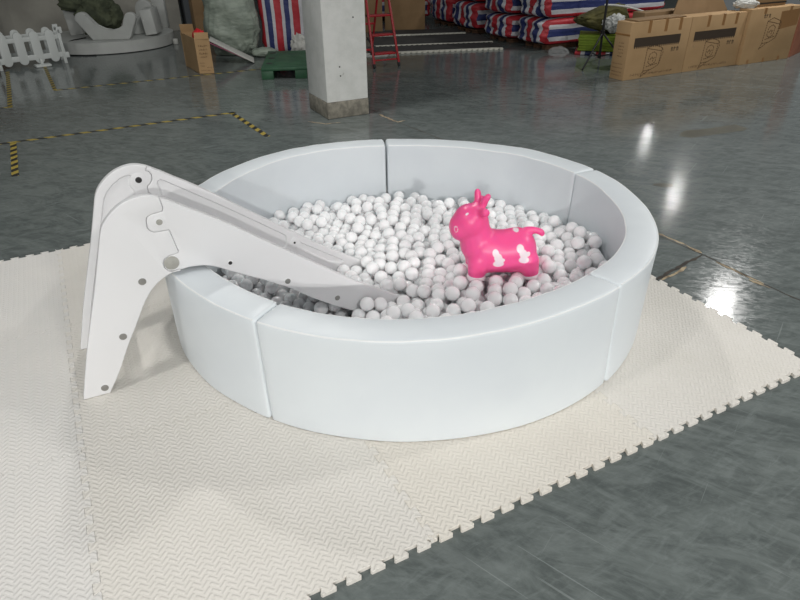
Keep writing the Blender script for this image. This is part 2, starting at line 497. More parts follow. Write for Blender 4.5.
# ------------------------------------------------------------------ slide
SA = math.radians(25.2); SO = (-1.3665+.0036*.426-.004*.905+.0014, 2.0800-.0075*.905-.004*.426); SW = .4277
se = (math.cos(SA), math.sin(SA)); sn = (-math.sin(SA), math.cos(SA))
slide = thing('toddler_slide', (SO[0], SO[1], 0), SA, 'white plastic toddler slide straddling the pit wall, feet on the foam mat', 'slide')
FR = Matrix(((1,0,0,0), (0,0,1,0), (0,1,0,0), (0,0,0,1)))      # (s, z, n) -> (s, n, z)
def smooth_poly(P, keep=()):
    """Catmull-Rom through the points, except straight between points marked sharp"""
    out = []; n = len(P)
    for i in range(n-1):
        p0, p1, p2, p3 = P[max(i-1, 0)], P[i], P[i+1], P[min(i+2, n-1)]
        if i in keep: p0 = p1
        if i+1 in keep: p3 = p2
        for k in range(4):
            t = k/4
            out.append(tuple(.5*((2*p1[c]) + (-p0[c]+p2[c])*t + (2*p0[c]-5*p1[c]+4*p2[c]-p3[c])*t*t + (-p0[c]+3*p1[c]-3*p2[c]+p3[c])*t**3) for c in (0, 1)))
    out.append(P[-1]); return out
low = smooth_poly([(.113,.004),(.167,.088),(.236,.219),(.287,.306),(.345,.408),(.401,.472),(.468,.507),(.543,.518)])
low2 = smooth_poly([(.543,.518),(.62,.506),(.70,.462),(.828,.388),(.949,.313),(1.076,.216),(1.25,.106),(1.40,.036),(1.47,.034)])
tip = smooth_poly([(1.47,.034),(1.545,.048),(1.578,.075),(1.56,.098),(1.50,.128)])
top2 = smooth_poly([(1.50,.128),(1.395,.192),(1.27,.272),(1.12,.382),(.97,.494),(.845,.588),(.735,.672),(.64,.738),(.585,.773),(.536,.806),(.484,.838)])
top1 = smooth_poly([(.484,.838),(.447,.851),(.405,.854),(.352,.840),(.306,.812),(.266,.772),(.246,.735),(.231,.69),(.180,.534),(.129,.389),(.076,.237),(.035,.105),(.004,.006)])
seam_s = (.484,.838)
# jagged joint between the ladder half and the chute half (top to bottom)
joint = [(.484,.838),(.489,.792),(.484,.780),(.440,.774),(.424,.766),(.418,.752),(.416,.722),(.424,.706),(.440,.698),(.492,.698),(.496,.690),(.512,.598),(.506,.590),(.470,.586),(.452,.576),(.444,.560),(.446,.536),(.456,.522),(.474,.516),(.496,.518),(.506,.516),(.508,.512)]
joint_far = [(.484,.838),(.474,.822),(.486,.814),(.495,.797),(.492,.775),(.480,.758),(.467,.750),(.466,.72),(.496,.690)] + joint[11:]
def foot(): return [(.004,.0012),(.113,.0012)]
i_cut = min(range(len(low)), key=lambda i: abs(low[i][0]-.508))
def halves(J):
    return (foot() + [p for p in low[1:] if p[0] < .506] + J[::-1] + top1[1:-1],
            [p for p in low if p[0] > .509] + low2[1:] + tip[1:] + top2[1:-1] + J)
def dedupe(P):
    out = []
    for p in P:
        if not out or math.hypot(p[0]-out[-1][0], p[1]-out[-1][1]) > .002: out.append(p)
    if math.hypot(out[0][0]-out[-1][0], out[0][1]-out[-1][1]) < .002: out.pop()
    return out
def signed(P): return sum(P[i-1][0]*P[i][1]-P[i][0]*P[i-1][1] for i in range(len(P)))/2
def ready(P):
    P = dedupe(P); return P[::-1] if signed(P) < 0 else P
def panel(poly, name, n0, n1, inner_hi, recs):
    """plate with rounded edges and a shallow recess on the inner face"""
    P = inset(poly, .0008)
    b = MB(); n = len(P); R = .0045
    levels = []
    for k in range(4):                                   # rounded from one face to the other
        a = PI/2*k/3; levels.append((R*(1-math.sin(a)), R*(1-math.cos(a))))
    ws = abs(n1-n0); seq = [(d, z) for d, z in levels]   # (inset, depth from outer face)
    seq = seq + [(d, ws-z) for d, z in levels[::-1]]
    sgn = 1 if inner_hi else -1
    start = n0 if inner_hi else n1
    rings = []
    for d, z in seq:
        Q = inset(P, d) if d > 0 else P
        rings.append([b.bm.verts.new((x, start + sgn*z, y)) for x, y in Q])
    for A, B in zip(rings, rings[1:]):
        for i in range(n): b.bm.faces.new((A[i], A[(i+1) % n], B[(i+1) % n], B[i]))
    b.bm.faces.new(rings[0][::-1]); b.bm.faces.new(rings[-1])
    ni = n1 if inner_hi else n0
    cut = MB()
    for RP in recs: 
        Q = [(RP, -.03), (RP, .0), (inset(RP, .007), .0085)]
        rs = []
        for poly_, dpt in Q: rs.append([cut.bm.verts.new((x, ni - sgn*dpt, y)) for x, y in poly_])
        for A, B in zip(rs, rs[1:]):
            for i in range(len(A)): cut.bm.faces.new((A[i], A[(i+1) % len(A)], B[(i+1) % len(A)], B[i]))
        cut.bm.faces.new(rs[0][::-1]); cut.bm.faces.new(rs[-1])
    o = b.build(name+'_raw', M_slide); oc = cut.build('cutter_raw', M_slide)
    md = o.modifiers.new('b', 'BOOLEAN'); md.object = oc; md.operation = 'DIFFERENCE'; md.solver = 'EXACT'
    me = bpy.data.meshes.new_from_object(o.evaluated_get(bpy.context.evaluated_depsgraph_get()))
    bpy.data.objects.remove(o); bpy.data.objects.remove(oc)
    me.shade_smooth(); me.set_sharp_from_angle(angle=math.radians(40))
    o = bpy.data.objects.new(name, me); C.objects.link(o); o.parent = slide
    return o
REC_L = [(.050,.05),(.068,.105),(.110,.237),(.163,.389),(.213,.534),(.262,.68),(.277,.722),(.295,.752),(.328,.783),(.365,.806),(.395,.814),(.412,.812),(.416,.803),(.404,.790),(.399,.772),(.404,.755),(.412,.742),(.412,.60),(.398,.525),(.36,.465),(.32,.41),(.26,.315),(.215,.23),(.14,.10),(.105,.05)][::-1]
REC_C1 = [(.508,.756),(.512,.768),(.525,.774),(.54,.768),(.62,.712),(.72,.642),(.845,.552),(.97,.458),(1.055,.394),(1.068,.380),(1.068,.340),(1.055,.318),(1.03,.312),(.90,.378),(.75,.475),(.60,.566),(.545,.596),(.525,.615),(.515,.70)][::-1]
REC_C2 = [(1.135,.330),(1.150,.322),(1.28,.232),(1.36,.178),(1.37,.166),(1.355,.158),(1.28,.180),(1.16,.268),(1.135,.29)][::-1]
PT = .034
pan = {}
for side, (n0, n1, ih) in (('near', (0, PT, True)), ('far', (SW-PT+.017, SW+.017, False))):
    ladder, chute = map(ready, halves(joint if side == 'near' else joint_far))
    pan[side+'l'] = panel(ladder, 'ladder_side_panel', n0, n1, ih, [REC_L])
    pan[side+'c'] = panel(chute, 'chute_side_panel', n0, n1, ih, [REC_C1, REC_C2])
# joint line, caps and screws on the face towards the camera
RX = Matrix.Rotation(PI/2, 3, 'X')
def face_disc(s, z, r, h, name, mat, parent, n=-.0003, ring=None):
    b = MB(); b.disc((s, n+.002, z), r, h+.002, n=28, bev=min(h*.4, .002), mtx=RX)
    o = b.build(name, mat, parent); return o
NF = 0
def phillips(s, z, parent, r=.0155):
    b = MB(); b.disc((s, .002, z), r+.004, .0026, n=24, bev=.0006, mtx=RX); o = b.build('screw_seat', M_slide, parent)
    b = MB(); b.disc((s, -.0002, z), r, .0022, n=24, bev=.0008, mtx=RX); o2 = b.build('screw', M_screw, parent)
    return o2
def onlevel(s, z, n): return (s, n, z)
for s, z in ((.349,.498), (.223,.265), (.0975,.036)): phillips(s, z, pan['nearl'])
for s, z in ((.947,.350), (1.178,.200)): phillips(s, z, pan['nearc'], .013)
face_disc(.476, .554, .030, .0022, 'round_cap', M_cap, pan['nearc'])
tag(pan['nearc'].children[-1], 'grey round cap')
face_disc(.708, .500, .0125, .0018, 'screw_seat', M_slide, pan['nearc'])
face_disc(.708, .500, .0085, .0024, 'screw_hole', M_dark, pan['nearc'])
face_disc(.462, .737, .0235, .0012, 'socket_rim', M_slide, pan['nearc'])
face_disc(.464, .738, .0125, .0018, 'screw_hole', M_cap, pan['nearc'])
# features on the inner face of the far panel
IN = SW+.017-PT
def inner_disc(s, z, r, h, name, mat, parent, base):
    b = MB(); b.disc((s, base+.004, z), r, h+.004, n=28, bev=min(h*.4, .003), mtx=RX); return b.build(name, mat, parent)
inner_disc(.437, .782, .036, .0105, 'screw_boss', M_slide, pan['farl'], IN+.009)
inner_disc(.437, .784, .0145, .0122, 'screw_hole', M_dark, pan['farl'], IN+.009)
b = MB(); b.box((1.105, IN+.004, .332), (.05, .012, .06), Matrix.Rotation(math.radians(35), 3, 'Y'), .003); b.build('bracket', M_slide, pan['farc'])
inner_disc(1.105, .334, .006, .0035, 'screw_hole', M_dark, pan['farc'], IN-.001)
# sliding bed, top platform and steps between the panels
bedp = smooth_poly([(.50,.600),(.62,.535),(.85,.385),(1.05,.25),(1.22,.145),(1.34,.092),(1.45,.064),(1.53,.050)])
def bedz(s):
    if s <= bedp[0][0]: return bedp[0][1]
    for p, q in zip(bedp, bedp[1:]):
        if p[0] <= s <= q[0]: return p[1]+(q[1]-p[1])*(s-p[0])/(q[0]-p[0])
    return bedp[-1][1]
b = MB()
poly = bedp + [(x, z-.016) for x, z in bedp[::-1]]
b.prism([(x, z) for x, z in poly], PT-.004, IN+.004, FR); b.build('sliding_bed', M_slide, slide, auto=30)
b = MB(); b.box((.40, (PT+IN)/2, .592), (.22, IN-PT+.01, .022), None, .006); b.build('platform', M_slide, slide)
for s, z in ((.135, .14), (.245, .34)):
    b = MB(); b.box((s+.02, (PT+IN)/2, z), (.075, IN-PT+.01, .022), None, .006); b.build('step', M_slide, slide)

# ------------------------------------------------------------------ pink bouncy animal
toy_o = Vector((.493, 2.775, .214))
PXM = 1/206.0
def tpx(zx, zy):                                     # measured on a 5x enlargement around (440,170)
    return ((zx-300)*.2*PXM*1.02, (545-zy)*.2*PXM*1.0)
def ell(b, c, r, rot=None, n=20):
    rr = bmesh.ops.create_uvsphere(b.bm, u_segments=n, v_segments=n//2+2, radius=1)
    m = Matrix.Translation(c) @ (rot.to_4x4() if rot else Matrix()) @ Matrix.Diagonal((*r, 1))
    for v in rr['verts']: v.co = m @ v.co
def chain(b, P):
    """overlapping spheres along a path: (x, y, z, r)"""
    for p, q in zip(P, P[1:]):
        L = math.dist(p[:3], q[:3]); n = max(1, int(L/(min(p[3], q[3])*.30)))
        for k in range(n+1):
            t = k/n; ell(b, tuple(p[i]+(q[i]-p[i])*t for i in range(3)), [p[3]+(q[3]-p[3])*t]*3, n=16)
def R(px): return px*.2*PXM
def T(zx, zy, y=0): x, z = tpx(zx, zy); return (x, y, z)
toyS = []
b = MB()
def addc(P):
    toyS.extend([(Vector(p[:3]), p[3]) for p in P]); chain(b, P)
# body
for k in range(13):
    zx = 222+172*k/12; zy = 409+6*math.sin(PI*k/12); x, z = tpx(zx, zy); rz = R(113+3*math.cos(2*PI*k/12))
    ell(b, (x, 0, z), (R(98), .112, rz), n=28)
    if k % 3 == 0: toyS.append((Vector((x, 0, z)), .108))
# neck and head
addc([(*T(196,372), .092), (*T(176,300), .077), (*T(178,235), .062)])
x, z = tpx(148, 250); ell(b, (x, 0, z), (R(86), .088, R(92)*1.0), n=28); toyS.append((Vector((x, 0, z)), .085))
x, z = tpx(106, 276); ell(b, (x, 0, z), (R(60), .074, R(72)*1.0), n=28); toyS.append((Vector((x, 0, z)), .062))
x, z = tpx(180, 215); ell(b, (x, 0, z), (R(50), .07, R(66)*1.0), n=24)
# legs
for y in (-.062, .062):
    addc([(*T(196,440,y), .058), (*T(187,515,y), .043)])
    addc([(*T(438,440,y), .058), (*T(460,512,y), .040)])
# tail, horns, ears
chain(b, [(*T(430,306,0), .024), (*T(468,300,0), .018), (*T(500,306,-.006), .017), (*T(508,316,-.01), .0165)])
for y, dx in ((-.034, 14), (.03, -10)):
    chain(b, [(*T(196+dx*.8,150,y*.7), .0200), (*T(212 if dx > 0 else 185,122,y), .0190), (*T(226 if dx > 0 else 183,104,y*1.1), .0165)])
for s in (-1, 1):
    chain(b, [(*T(192,178,s*.045), .020), (*T(210,168,s*.085), .023)])
toy_raw = b.build('toy_raw', M_cow)
md = toy_raw.modifiers.new('r', 'REMESH'); md.mode = 'VOXEL'; md.voxel_size = .0052
ms = toy_raw.modifiers.new('s', 'SMOOTH'); ms.iterations = 22; ms.factor = .6
dg = bpy.context.evaluated_depsgraph_get()
body_me = bpy.data.meshes.new_from_object(toy_raw.evaluated_get(dg))
bpy.data.objects.remove(toy_raw)
toy = thing('bouncy_animal_toy', toy_o, 0, 'bright pink rubber bouncy animal with white spots standing in the balls', 'toy animal')
body = bpy.data.objects.new('body', body_me); C.objects.link(body); body.parent = toy
body_me.shade_smooth()
def bean(x, z, parts):
    v = 0
    for (cx, cz, rx, rz, a) in parts:
        c_, z_ = tpx(cx, cz); dx, dz = x-c_, z-z_
        ca, sa = math.cos(a), math.sin(a); ux, uz = dx*ca+dz*sa, -dx*sa+dz*ca
        v = max(v, 1.5 - math.hypot(ux/R(rx), uz/(R(rz)*1.0)))
    return max(0, min(1, v))
spots = [[(270,377,16,21,.3),(283,400,20,24,.4),(286,432,27,19,0),(303,411,14,10,0)],
         [(389,357,18,21,.4),(405,382,19,26,.5),(408,411,25,18,0),(428,384,12,12,0)],
         [(375,290,19,9,0),(358,292,10,6,0)],
         [(127,185,9,4,.5)]]
at_ = body_me.attributes.new('paint', 'FLOAT', 'POINT')
vals = []
for v in body_me.vertices:
    s = 0
    if v.co.y < .01 or True:
        for P in spots: s = max(s, bean(v.co.x, v.co.z, P)*(1 if (v.normal.y < .25) else 0))
        cx, cz = tpx(77, 263); d = math.hypot((v.co.x-cx)/R(10), (v.co.z-cz)/(R(15)*1.0))
        if v.co.y < 0 and .55 < d < 1.15: s = max(s, .52)
    vals.append(s)
at_.data.foreach_set('value', vals)
for zx, zy, r in ((187,528,.048), (463,522,.044)):
    for y in (-.062, .062):
        bb = MB(); x, z = tpx(zx, zy); ell(bb, (x, y, z), (r, r, .030), n=20)
        for v in list(bb.bm.verts):
            if v.co.z < z-.02: v.co.z = z-.02
        bb.build('hoof', M_hoof, toy)

# ------------------------------------------------------------------ the balls
BR = .0362
rng = np.random.default_rng(7)
anchors = np.array([  # angle, radius, height of the heap
 (96,1.0,.165),(141,1.0,.155),(118,1.0,.155),(72,1.0,.14),(52,1.0,.165),(40,1.0,.18),(28,1.0,.205),(8,1.0,.27),(-12,1.0,.275),(-35,1.0,.27),(-60,1.0,.23),(-90,1.0,.20),(-120,1.0,.10),(-150,1.0,.10),(180,1.0,.11),(-150,.65,.085),(-120,.72,.085),(-108,.85,.10),(180,.65,.10),(-92,.42,.115),(-90,.58,.14),
 (0,0,.15),(90,.5,.155),(0,.5,.235),(-40,.5,.24),(-28,.75,.25),(-90,.5,.185),(180,.5,.125),(135,.5,.135),(45,.5,.185)])
ax = anchors[:,1]*np.cos(np.radians(anchors[:,0])); ay = anchors[:,1]*np.sin(np.radians(anchors[:,0]))
def heap(dx, dy):
    d2 = (dx[:,None]-ax)**2 + (dy[:,None]-ay)**2 + .012
    w = 1/d2**1.6
    return (w*anchors[:,2]).sum(1)/w.sum(1)
rtab = np.array([r_in(a) for a in range(-180, 181)])
def rin_np(dx, dy):
    return np.interp(np.degrees(np.arctan2(dy, dx)), np.arange(-180, 181), rtab)
lows = np.array(low + low2); tops = np.array((top2 + top1)[::-1]); tops = tops[np.argsort(tops[:,0])]; lows = lows[np.argsort(lows[:,0])]
bedA = np.array(bedp)
def slide_frame(P):
    dx, dy = P[:,0]+PC[0]-SO[0], P[:,1]+PC[1]-SO[1]
    return dx*se[0]+dy*se[1], dx*sn[0]+dy*sn[1]
toyC = np.array([[s[0].x+toy_o.x-PC[0], s[0].y+toy_o.y-PC[1], s[0].z+toy_o.z] for s in toyS]); toyR = np.array([s[1] for s in toyS])
# start from a loosened close packing, then let the balls push each other apart
a_ = 2*BR*1.045; pts = []
for k in range(8):
    for j in range(-24, 25):
        for i in range(-24, 25):
            x = (i + .5*(j % 2) + .5*(k % 2))*a_; y = (j + (k % 2)/3)*a_*.866; z = BR + .001 + k*a_*.816
            pts.append((x, y, z))
P = np.array(pts); ca, sa = math.cos(.4), math.sin(.4)
P[:, :2] = P[:, :2] @ np.array([[ca, sa], [-sa, ca]])
P += rng.normal(0, .013, P.shape)
bumpy = np.array([noise.noise((x*3.2, y*3.2, 5.0)) for x, y, z in P])*.028
lim = heap(P[:,0], P[:,1]) + bumpy
keep = (np.hypot(P[:,0], P[:,1]) < rin_np(P[:,0], P[:,1]) - BR*.9) & (P[:,2] < lim - BR*.55)
P = P[keep]
def constrain(P):
    r = np.hypot(P[:,0], P[:,1]); m = rin_np(P[:,0], P[:,1]) - BR - .003
    k = np.minimum(1, m/np.maximum(r, 1e-6)); P[:,0] *= k; P[:,1] *= k
    P[:,2] = np.maximum(P[:,2], BR + .0005)
    s, n = slide_frame(P)
    lo = np.interp(s, lows[:,0], lows[:,1], left=9); hi = np.interp(s, tops[:,0], tops[:,1], left=-1, right=.12)
    zone = (s > .3) & (s < 1.575)
    for n0, n1 in ((0, PT), (IN, SW+.017)):
        mid, half = (n0+n1)/2, (n1-n0)/2 + BR + .001
        hit = zone & (np.abs(n-mid) < half) & (P[:,2] > lo-BR*.7) & (P[:,2] < hi+BR*.8)
        dn = np.where(n < mid, mid-half, mid+half) - n
        dn = np.where(hit, dn, 0)
        P[:,0] += dn*sn[0]; P[:,1] += dn*sn[1]
    s, n = slide_frame(P); bz = np.interp(s, bedA[:,0], bedA[:,1])
    over = (n > PT*.5) & (n < IN+PT*.5) & (s > 1.33) & (s < 1.545)
    P[:,2] = np.where(over & (P[:,2] > bz-.02), np.maximum(P[:,2], bz+BR+.001), P[:,2])
    under = (n > PT*.5) & (n < IN+PT*.5) & (s > .3) & (s <= 1.33)
    P[:,2] = np.where(under & (P[:,2] < bz+BR), np.minimum(P[:,2], np.maximum(bz-.017-BR, BR)), P[:,2])
    D = P[:,None,:]-toyC[None]; d = np.linalg.norm(D, axis=2); pen = toyR[None]+BR*.9-d
    j = pen.argmax(1); mx = pen.max(1); hit = mx > 0
    dv = D[np.arange(len(P)), j]/np.maximum(d[np.arange(len(P)), j], 1e-6)[:,None]
    P += np.where(hit, mx, 0)[:,None]*dv
    return P
def relax(P, its, g=0.0):
    for it in range(its):
        if it % 6 == 0:
            d2 = ((P**2).sum(1)[:,None] + (P**2).sum(1)[None] - 2*P@P.T)
            I, J = np.where(np.triu(d2 < (2*BR*1.5)**2, 1))
        D = P[I]-P[J]; d = np.sqrt((D**2).sum(1))+1e-9
        ov = np.maximum(0, 2*BR-d); mv = D/d[:,None]*(ov*.42)[:,None]
        np.add.at(P, I, mv); np.add.at(P, J, -mv)
        P[:,2] -= g
        P = constrain(P)
    return P
P = relax(P, 46, .0004)
s, n = slide_frame(P); bz = np.interp(s, bedA[:,0], bedA[:,1])
bad = (n > -.0) & (n < SW+.017) & (s > .3) & (s < 1.33) & (P[:,2] > bz-.017-BR*1.02)
lo = np.interp(s, lows[:,0], lows[:,1], left=9)
bad |= (s > .3) & (s < 1.56) & (np.abs(n-PT/2) < PT/2+BR*.8) & (P[:,2] > lo-BR*.6) & (P[:,2] < np.interp(s, tops[:,0], tops[:,1])+BR*.5)
bad |= (s > .3) & (s < 1.56) & (np.abs(n-IN-PT/2) < PT/2+BR*.8) & (P[:,2] > lo-BR*.6) & (P[:,2] < np.interp(s, tops[:,0], tops[:,1])+BR*.5)
P = P[~bad]
# single balls resting on top of the heap
def drop(P, n_try, maxrise):
    P = list(map(tuple, P)); A = np.array(P)
    for t in range(n_try):
        r, th = 1.02*math.sqrt(rng.random()), rng.random()*2*PI
        q = np.array([[r*math.cos(th), r*math.sin(th), 0.0]])
        if r > rin_np(q[:,0], q[:,1])[0]-BR-.004: continue
        for step in range(60):                       # roll down into the nearest hollow
            d = A[:, :2]-q[0, :2]; h2 = (d**2).sum(1); mk = h2 < (2*BR)**2
            if not mk.any(): break
            z = A[mk, 2]+np.sqrt((2*BR)**2-h2[mk]); k = z.argmax(); v = -d[mk][k]; L = np.linalg.norm(v)
            q[0, 2] = z[k]
            if L < 1e-5: break
            q[0, :2] += v/L*.0022
        lim_ = heap(q[:,0], q[:,1])[0]
        if q[0, 2]+BR > lim_+maxrise or q[0, 2] < lim_-.06: continue
        if np.min(((A-q[0])**2).sum(1)) < (2*BR*.93)**2: continue
        c0 = q.copy(); c1 = constrain(q.copy())
        if np.linalg.norm(c1-c0) > .004: continue
        s_, n_ = slide_frame(q)
        if .3 < s_[0] < 1.35 and -.04 < n_[0] < SW+.06: continue
        A = np.vstack([A, q])
    return A
P = drop(P, 900, .045)
P[:,0] += PC[0]; P[:,1] += PC[1]
# which balls show most pixels from the photograph's viewpoint
bpy.context.view_layer.update()
dg = bpy.context.evaluated_depsgraph_get()
def bvh(o):
    me = o.evaluated_get(dg).to_mesh(); m = o.matrix_world
    t = BVHTree.FromPolygons([m @ v.co for v in me.vertices], [tuple(p.vertices) for p in me.polygons]); return t
occ = [bvh(o) for o in pit_segments + list(pan.values()) + [body]]
cam_p = Vector((0, 0, H))
x0, x1, y0, y1 = 170, 640, 180, 345
zb = np.full((y1-y0, x1-x0), 1e9); ib = np.full(zb.shape, -1, int)
YY, XX = np.mgrid[y0:y1, x0:x1]
for k, p in enumerate(P):
    u, v, t = project(p); rr = BR*FPX/t
    a, b2, c_, d_ = int(u-rr-x0), int(u+rr-x0)+2, int(v-rr-y0), int(v+rr-y0)+2
    a, c_ = max(a, 0), max(c_, 0)
    if b2 <= a or d_ <= c_ or a >= zb.shape[1] or c_ >= zb.shape[0]: continue
    q = ((XX[c_:d_, a:b2]-u)**2 + (YY[c_:d_, a:b2]-v)**2)/rr**2
    dep = np.where(q < 1, t-BR*np.sqrt(np.maximum(0, 1-q)), 1e9)
    m = dep < zb[c_:d_, a:b2]
    zb[c_:d_, a:b2][m] = dep[m]; ib[c_:d_, a:b2][m] = k
cnt = np.zeros(len(P))
for yy in range(0, zb.shape[0], 2):
    for xx in range(0, zb.shape[1], 2):
        k = ib[yy, xx]
        if k < 0: continue
        d = (fwd + rgt*((xx+x0-400)/FPX) - upv*((yy+y0-300)/FPX)); L = d.length; d.normalize()
        far = zb[yy, xx]*L - .004; hit = False
        for t in occ:
            h = t.ray_cast(cam_p, d, far)
            if h[0] is not None: hit = True; break
        if not hit: cnt[k] += 1
order = np.argsort(-cnt)
print('balls', len(P), 'seen', int((cnt > 0).sum()))
bb = MB(); bmesh.ops.create_icosphere(bb.bm, subdivisions=4, radius=BR)
proto = bb.build('plastic_ball', M_ball, auto=180)
for n_, k in enumerate(order[:300]):
    o = proto if n_ == 0 else proto.copy()
    if n_: C.objects.link(o)
    o.location = tuple(P[k]); o.rotation_euler = tuple(rng.random(3)*6)
    tag(o, 'glossy milky white plastic ball in the heap inside the pit', 'ball', 'white balls filling the pit')
def ball_mass(idx, sub):
    b0 = MB(); bmesh.ops.create_icosphere(b0.bm, subdivisions=sub, radius=BR)
    V = np.array([v.co[:] for v in b0.bm.verts]); F = np.array([[v.index for v in f_.verts] for f_ in b0.bm.faces]); b0.bm.free()
    vs = (P[idx][:,None,:]+V[None]).reshape(-1, 3); fs = (np.arange(len(idx))[:,None,None]*len(V)+F[None]).reshape(-1, 3)
    return vs, fs
seen = [k for k in order[300:] if cnt[k] > 0]; hid = [k for k in order[300:] if cnt[k] == 0]
v1, f1 = ball_mass(np.array(seen), 3); v2, f2 = ball_mass(np.array(hid), 2)
vs = np.vstack([v1, v2]); fs = np.vstack([f1, f2+len(v1)])
me = bpy.data.meshes.new('ball_heap'); me.from_pydata(vs.tolist(), [], fs.tolist()); me.materials.append(M_ball); me.shade_smooth()
o = bpy.data.objects.new('ball_heap', me); C.objects.link(o)
tag(o, 'remaining mass of white plastic balls heaped between and beneath the counted ones', 'balls', kind='stuff')

# ------------------------------------------------------------------ pillar
pc = at27((-.74, 6.67), .24, .28)
t = thing('concrete_pillar', (pc[0], pc[1], GZ), YAW, 'square white plastered pillar with a bare concrete foot, standing behind the pit', 'pillar')
b = MB(); b.box((0, 0, 2.6), (.475, .56, 4.86), None, .012); bm_ = b.bm
b.build('plaster_shaft', M_plaster, t)
b = MB(); b.box((0, 0, .086), (.482, .567, .172), None, .012); b.build('bare_foot', M_bare, t)
for x_, z_ in ((-.07,.43), (-.075,.52), (.1,.98)):
    b = MB(); b.disc((x_, -.279, z_), .008, .003, n=10, mtx=RX); b.build('nail_hole', M_dark, t)

# ------------------------------------------------------------------ picket fence
FY = math.radians(40)
def rrect(x0, x1, z0, z1, r0=True, r1=True, n=8):
    P = []; w = (x1-x0)/2; cx = (x0+x1)/2
    if r0: P += [(cx-w*math.cos(PI*k/n), z0+w-w*math.sin(PI*k/n)) for k in range(n+1)]
    else: P += [(x0, z0), (x1, z0)]
    if r1: P += [(cx+w*math.cos(PI*k/n), z1-w+w*math.sin(PI*k/n)) for k in range(n+1)]
    else: P += [(x1, z1), (x0, z1)]
    return P
def fence(loc, label, n=4, feet=True):
    t = thing('picket_fence_panel', (*loc, GZ), FY, label, 'fence', 'white picket fence panels')
    L = .86; step = L/(n-.5)
    for z0, z1 in ((.095,.17), (.355,.42)):
        b = MB(); b.box((L/2, 0, (z0+z1)/2), (L, .03, z1-z0), None, .006); b.build('rail', M_fence, t)
    for k in range(n):
        x = .045 + k*(L-.15)/(n-1)*.92
        b = MB(); b.prism(rrect(x-.064, x+.064, .04, .495), -.017, .017, FR, .006); b.build('picket', M_fence, t)
    for x in (L-.03,):
        b = MB(); b.box((x, 0, .245), (.045, .045, .49), None, .006); b.box((x+.02, 0, .475), (.075,.045,.09), None, .006); b.box((x+.03, 0, .12), (.09,.045,.08), None, .006); b.build('post', M_fence, t)
    if feet:
        b = MB(); b.box((L*.56, -.05, .06), (.04, .04, .11), None, .005); b.box((L*.56, -.06, .018), (.22, .17, .036), None, .014); b.build('foot', M_fence, t)
    return t
fence((-5.79,9.70), 'white plastic picket fence panel with rounded pickets, the front one beside the round platform')
fence((-6.00,10.02), 'white plastic picket fence panel stacked close behind the front panel', feet=False)
fence((-6.48,9.12), 'white plastic picket fence panel cut off by the frame edge')
# brown slatted thing leaning behind the fence at the edge
b = MB(); b.box((0, 0, .62), (.5, .05, 1.24), Matrix.Rotation(.08, 3, 'X'), .005); o = b.build('leaning_board', M_brownslat)
o.location = (-7.0, 11.35, GZ+.02); o.rotation_euler = (0, 0, FY); tag(o, 'dark brown wooden board standing behind the picket fence at the frame edge', 'board')

# ------------------------------------------------------------------ round soft platform with seats
dc = (-5.12, 11.98)
t = thing('soft_play_roundabout', (dc[0], dc[1], GZ), .3, 'grey white round soft play platform with curved seat backs, by the cement wall', 'soft play platform')
b = MB(); b.disc((0,0,.012), 1.08, .175, n=72, bev=.03); b.build('round_base', M_soft, t)
b = MB(); b.disc((0,0,0), .95, .014, n=48); b.build('plinth', M_blackt, t)
def wshape():
    P = [(-.30, 0), (.30, 0), (.34,.06)]
    P += [(.385+.095*math.cos(a), .36+.095*math.sin(a)) for a in np.linspace(-.1, PI*.95, 10)]
    P += [(.26,.23),(.17,.175),(.05,.165),(-.08,.17),(-.20,.235)]
    P += [(-.40+.115*math.cos(a), .355+.115*math.sin(a)) for a in np.linspace(.25*PI, PI*1.05, 10)]
    return P
def seat(x, y, a, h=1.0, parent=t):
    b = MB(); fr = Matrix.Translation((x, y, .187)) @ Matrix.Rotation(a, 4, 'Z') @ Matrix.Diagonal((1, 1, h, 1)) @ FR
    b.prism(wshape(), -.06, .06, fr, .02, 3); return b.build('seat_back', M_soft, parent)
inv = rotz(-.3)
def loc_in(x, y):
    v = inv @ Vector((x-dc[0], y-dc[1], 0)); return v.x, v.y
x_, y_ = loc_in(-4.80, 11.28); seat(x_, y_, -.3+.05, .92)
x_, y_ = loc_in(-4.62, 12.55)
b = MB(); b.prism(rrect(-.16, .16, 0, .5, False, True), -.06, .06, Matrix.Translation((x_, y_, .187)) @ Matrix.Rotation(-.3, 4, 'Z') @ FR, .02, 3); b.build('seat_back', M_soft, t)
x_, y_ = loc_in(-4.62, 11.98)
b = MB(); b.disc((x_, y_, .187), .15, .27, n=32, bev=.03); o = b.build('centre_hub', M_soft, t)
for v in o.data.vertices:
    k = 1-.25*(v.co.z-.187)/.27; v.co.x = x_+(v.co.x-x_)*k; v.co.y = y_+(v.co.y-y_)*k
x_, y_ = loc_in(-4.26, 11.85)
b = MB(); b.box((0,0,.23), (.20,.5,.40), None, .02); o = b.build('seat_block', M_soft, t); o.location = (x_, y_, .18); o.rotation_euler = (0, -.10, -.3+.1)
x_, y_ = loc_in(-4.42, 12.75)
b = MB(); b.box((0,0,.28), (.24,.12,.56), None, .02); o = b.build('seat_block', M_soft, t); o.location = (x_, y_, .18); o.rotation_euler = (0, 0, -.3)
x_, y_ = loc_in(-5.72, 12.05)
b = MB(); b.box((0,0,.22), (.22,.4,.44), None, .02); o = b.build('seat_block', M_soft, t); o.location = (x_, y_, .185); o.rotation_euler = (0, -.08, .1)

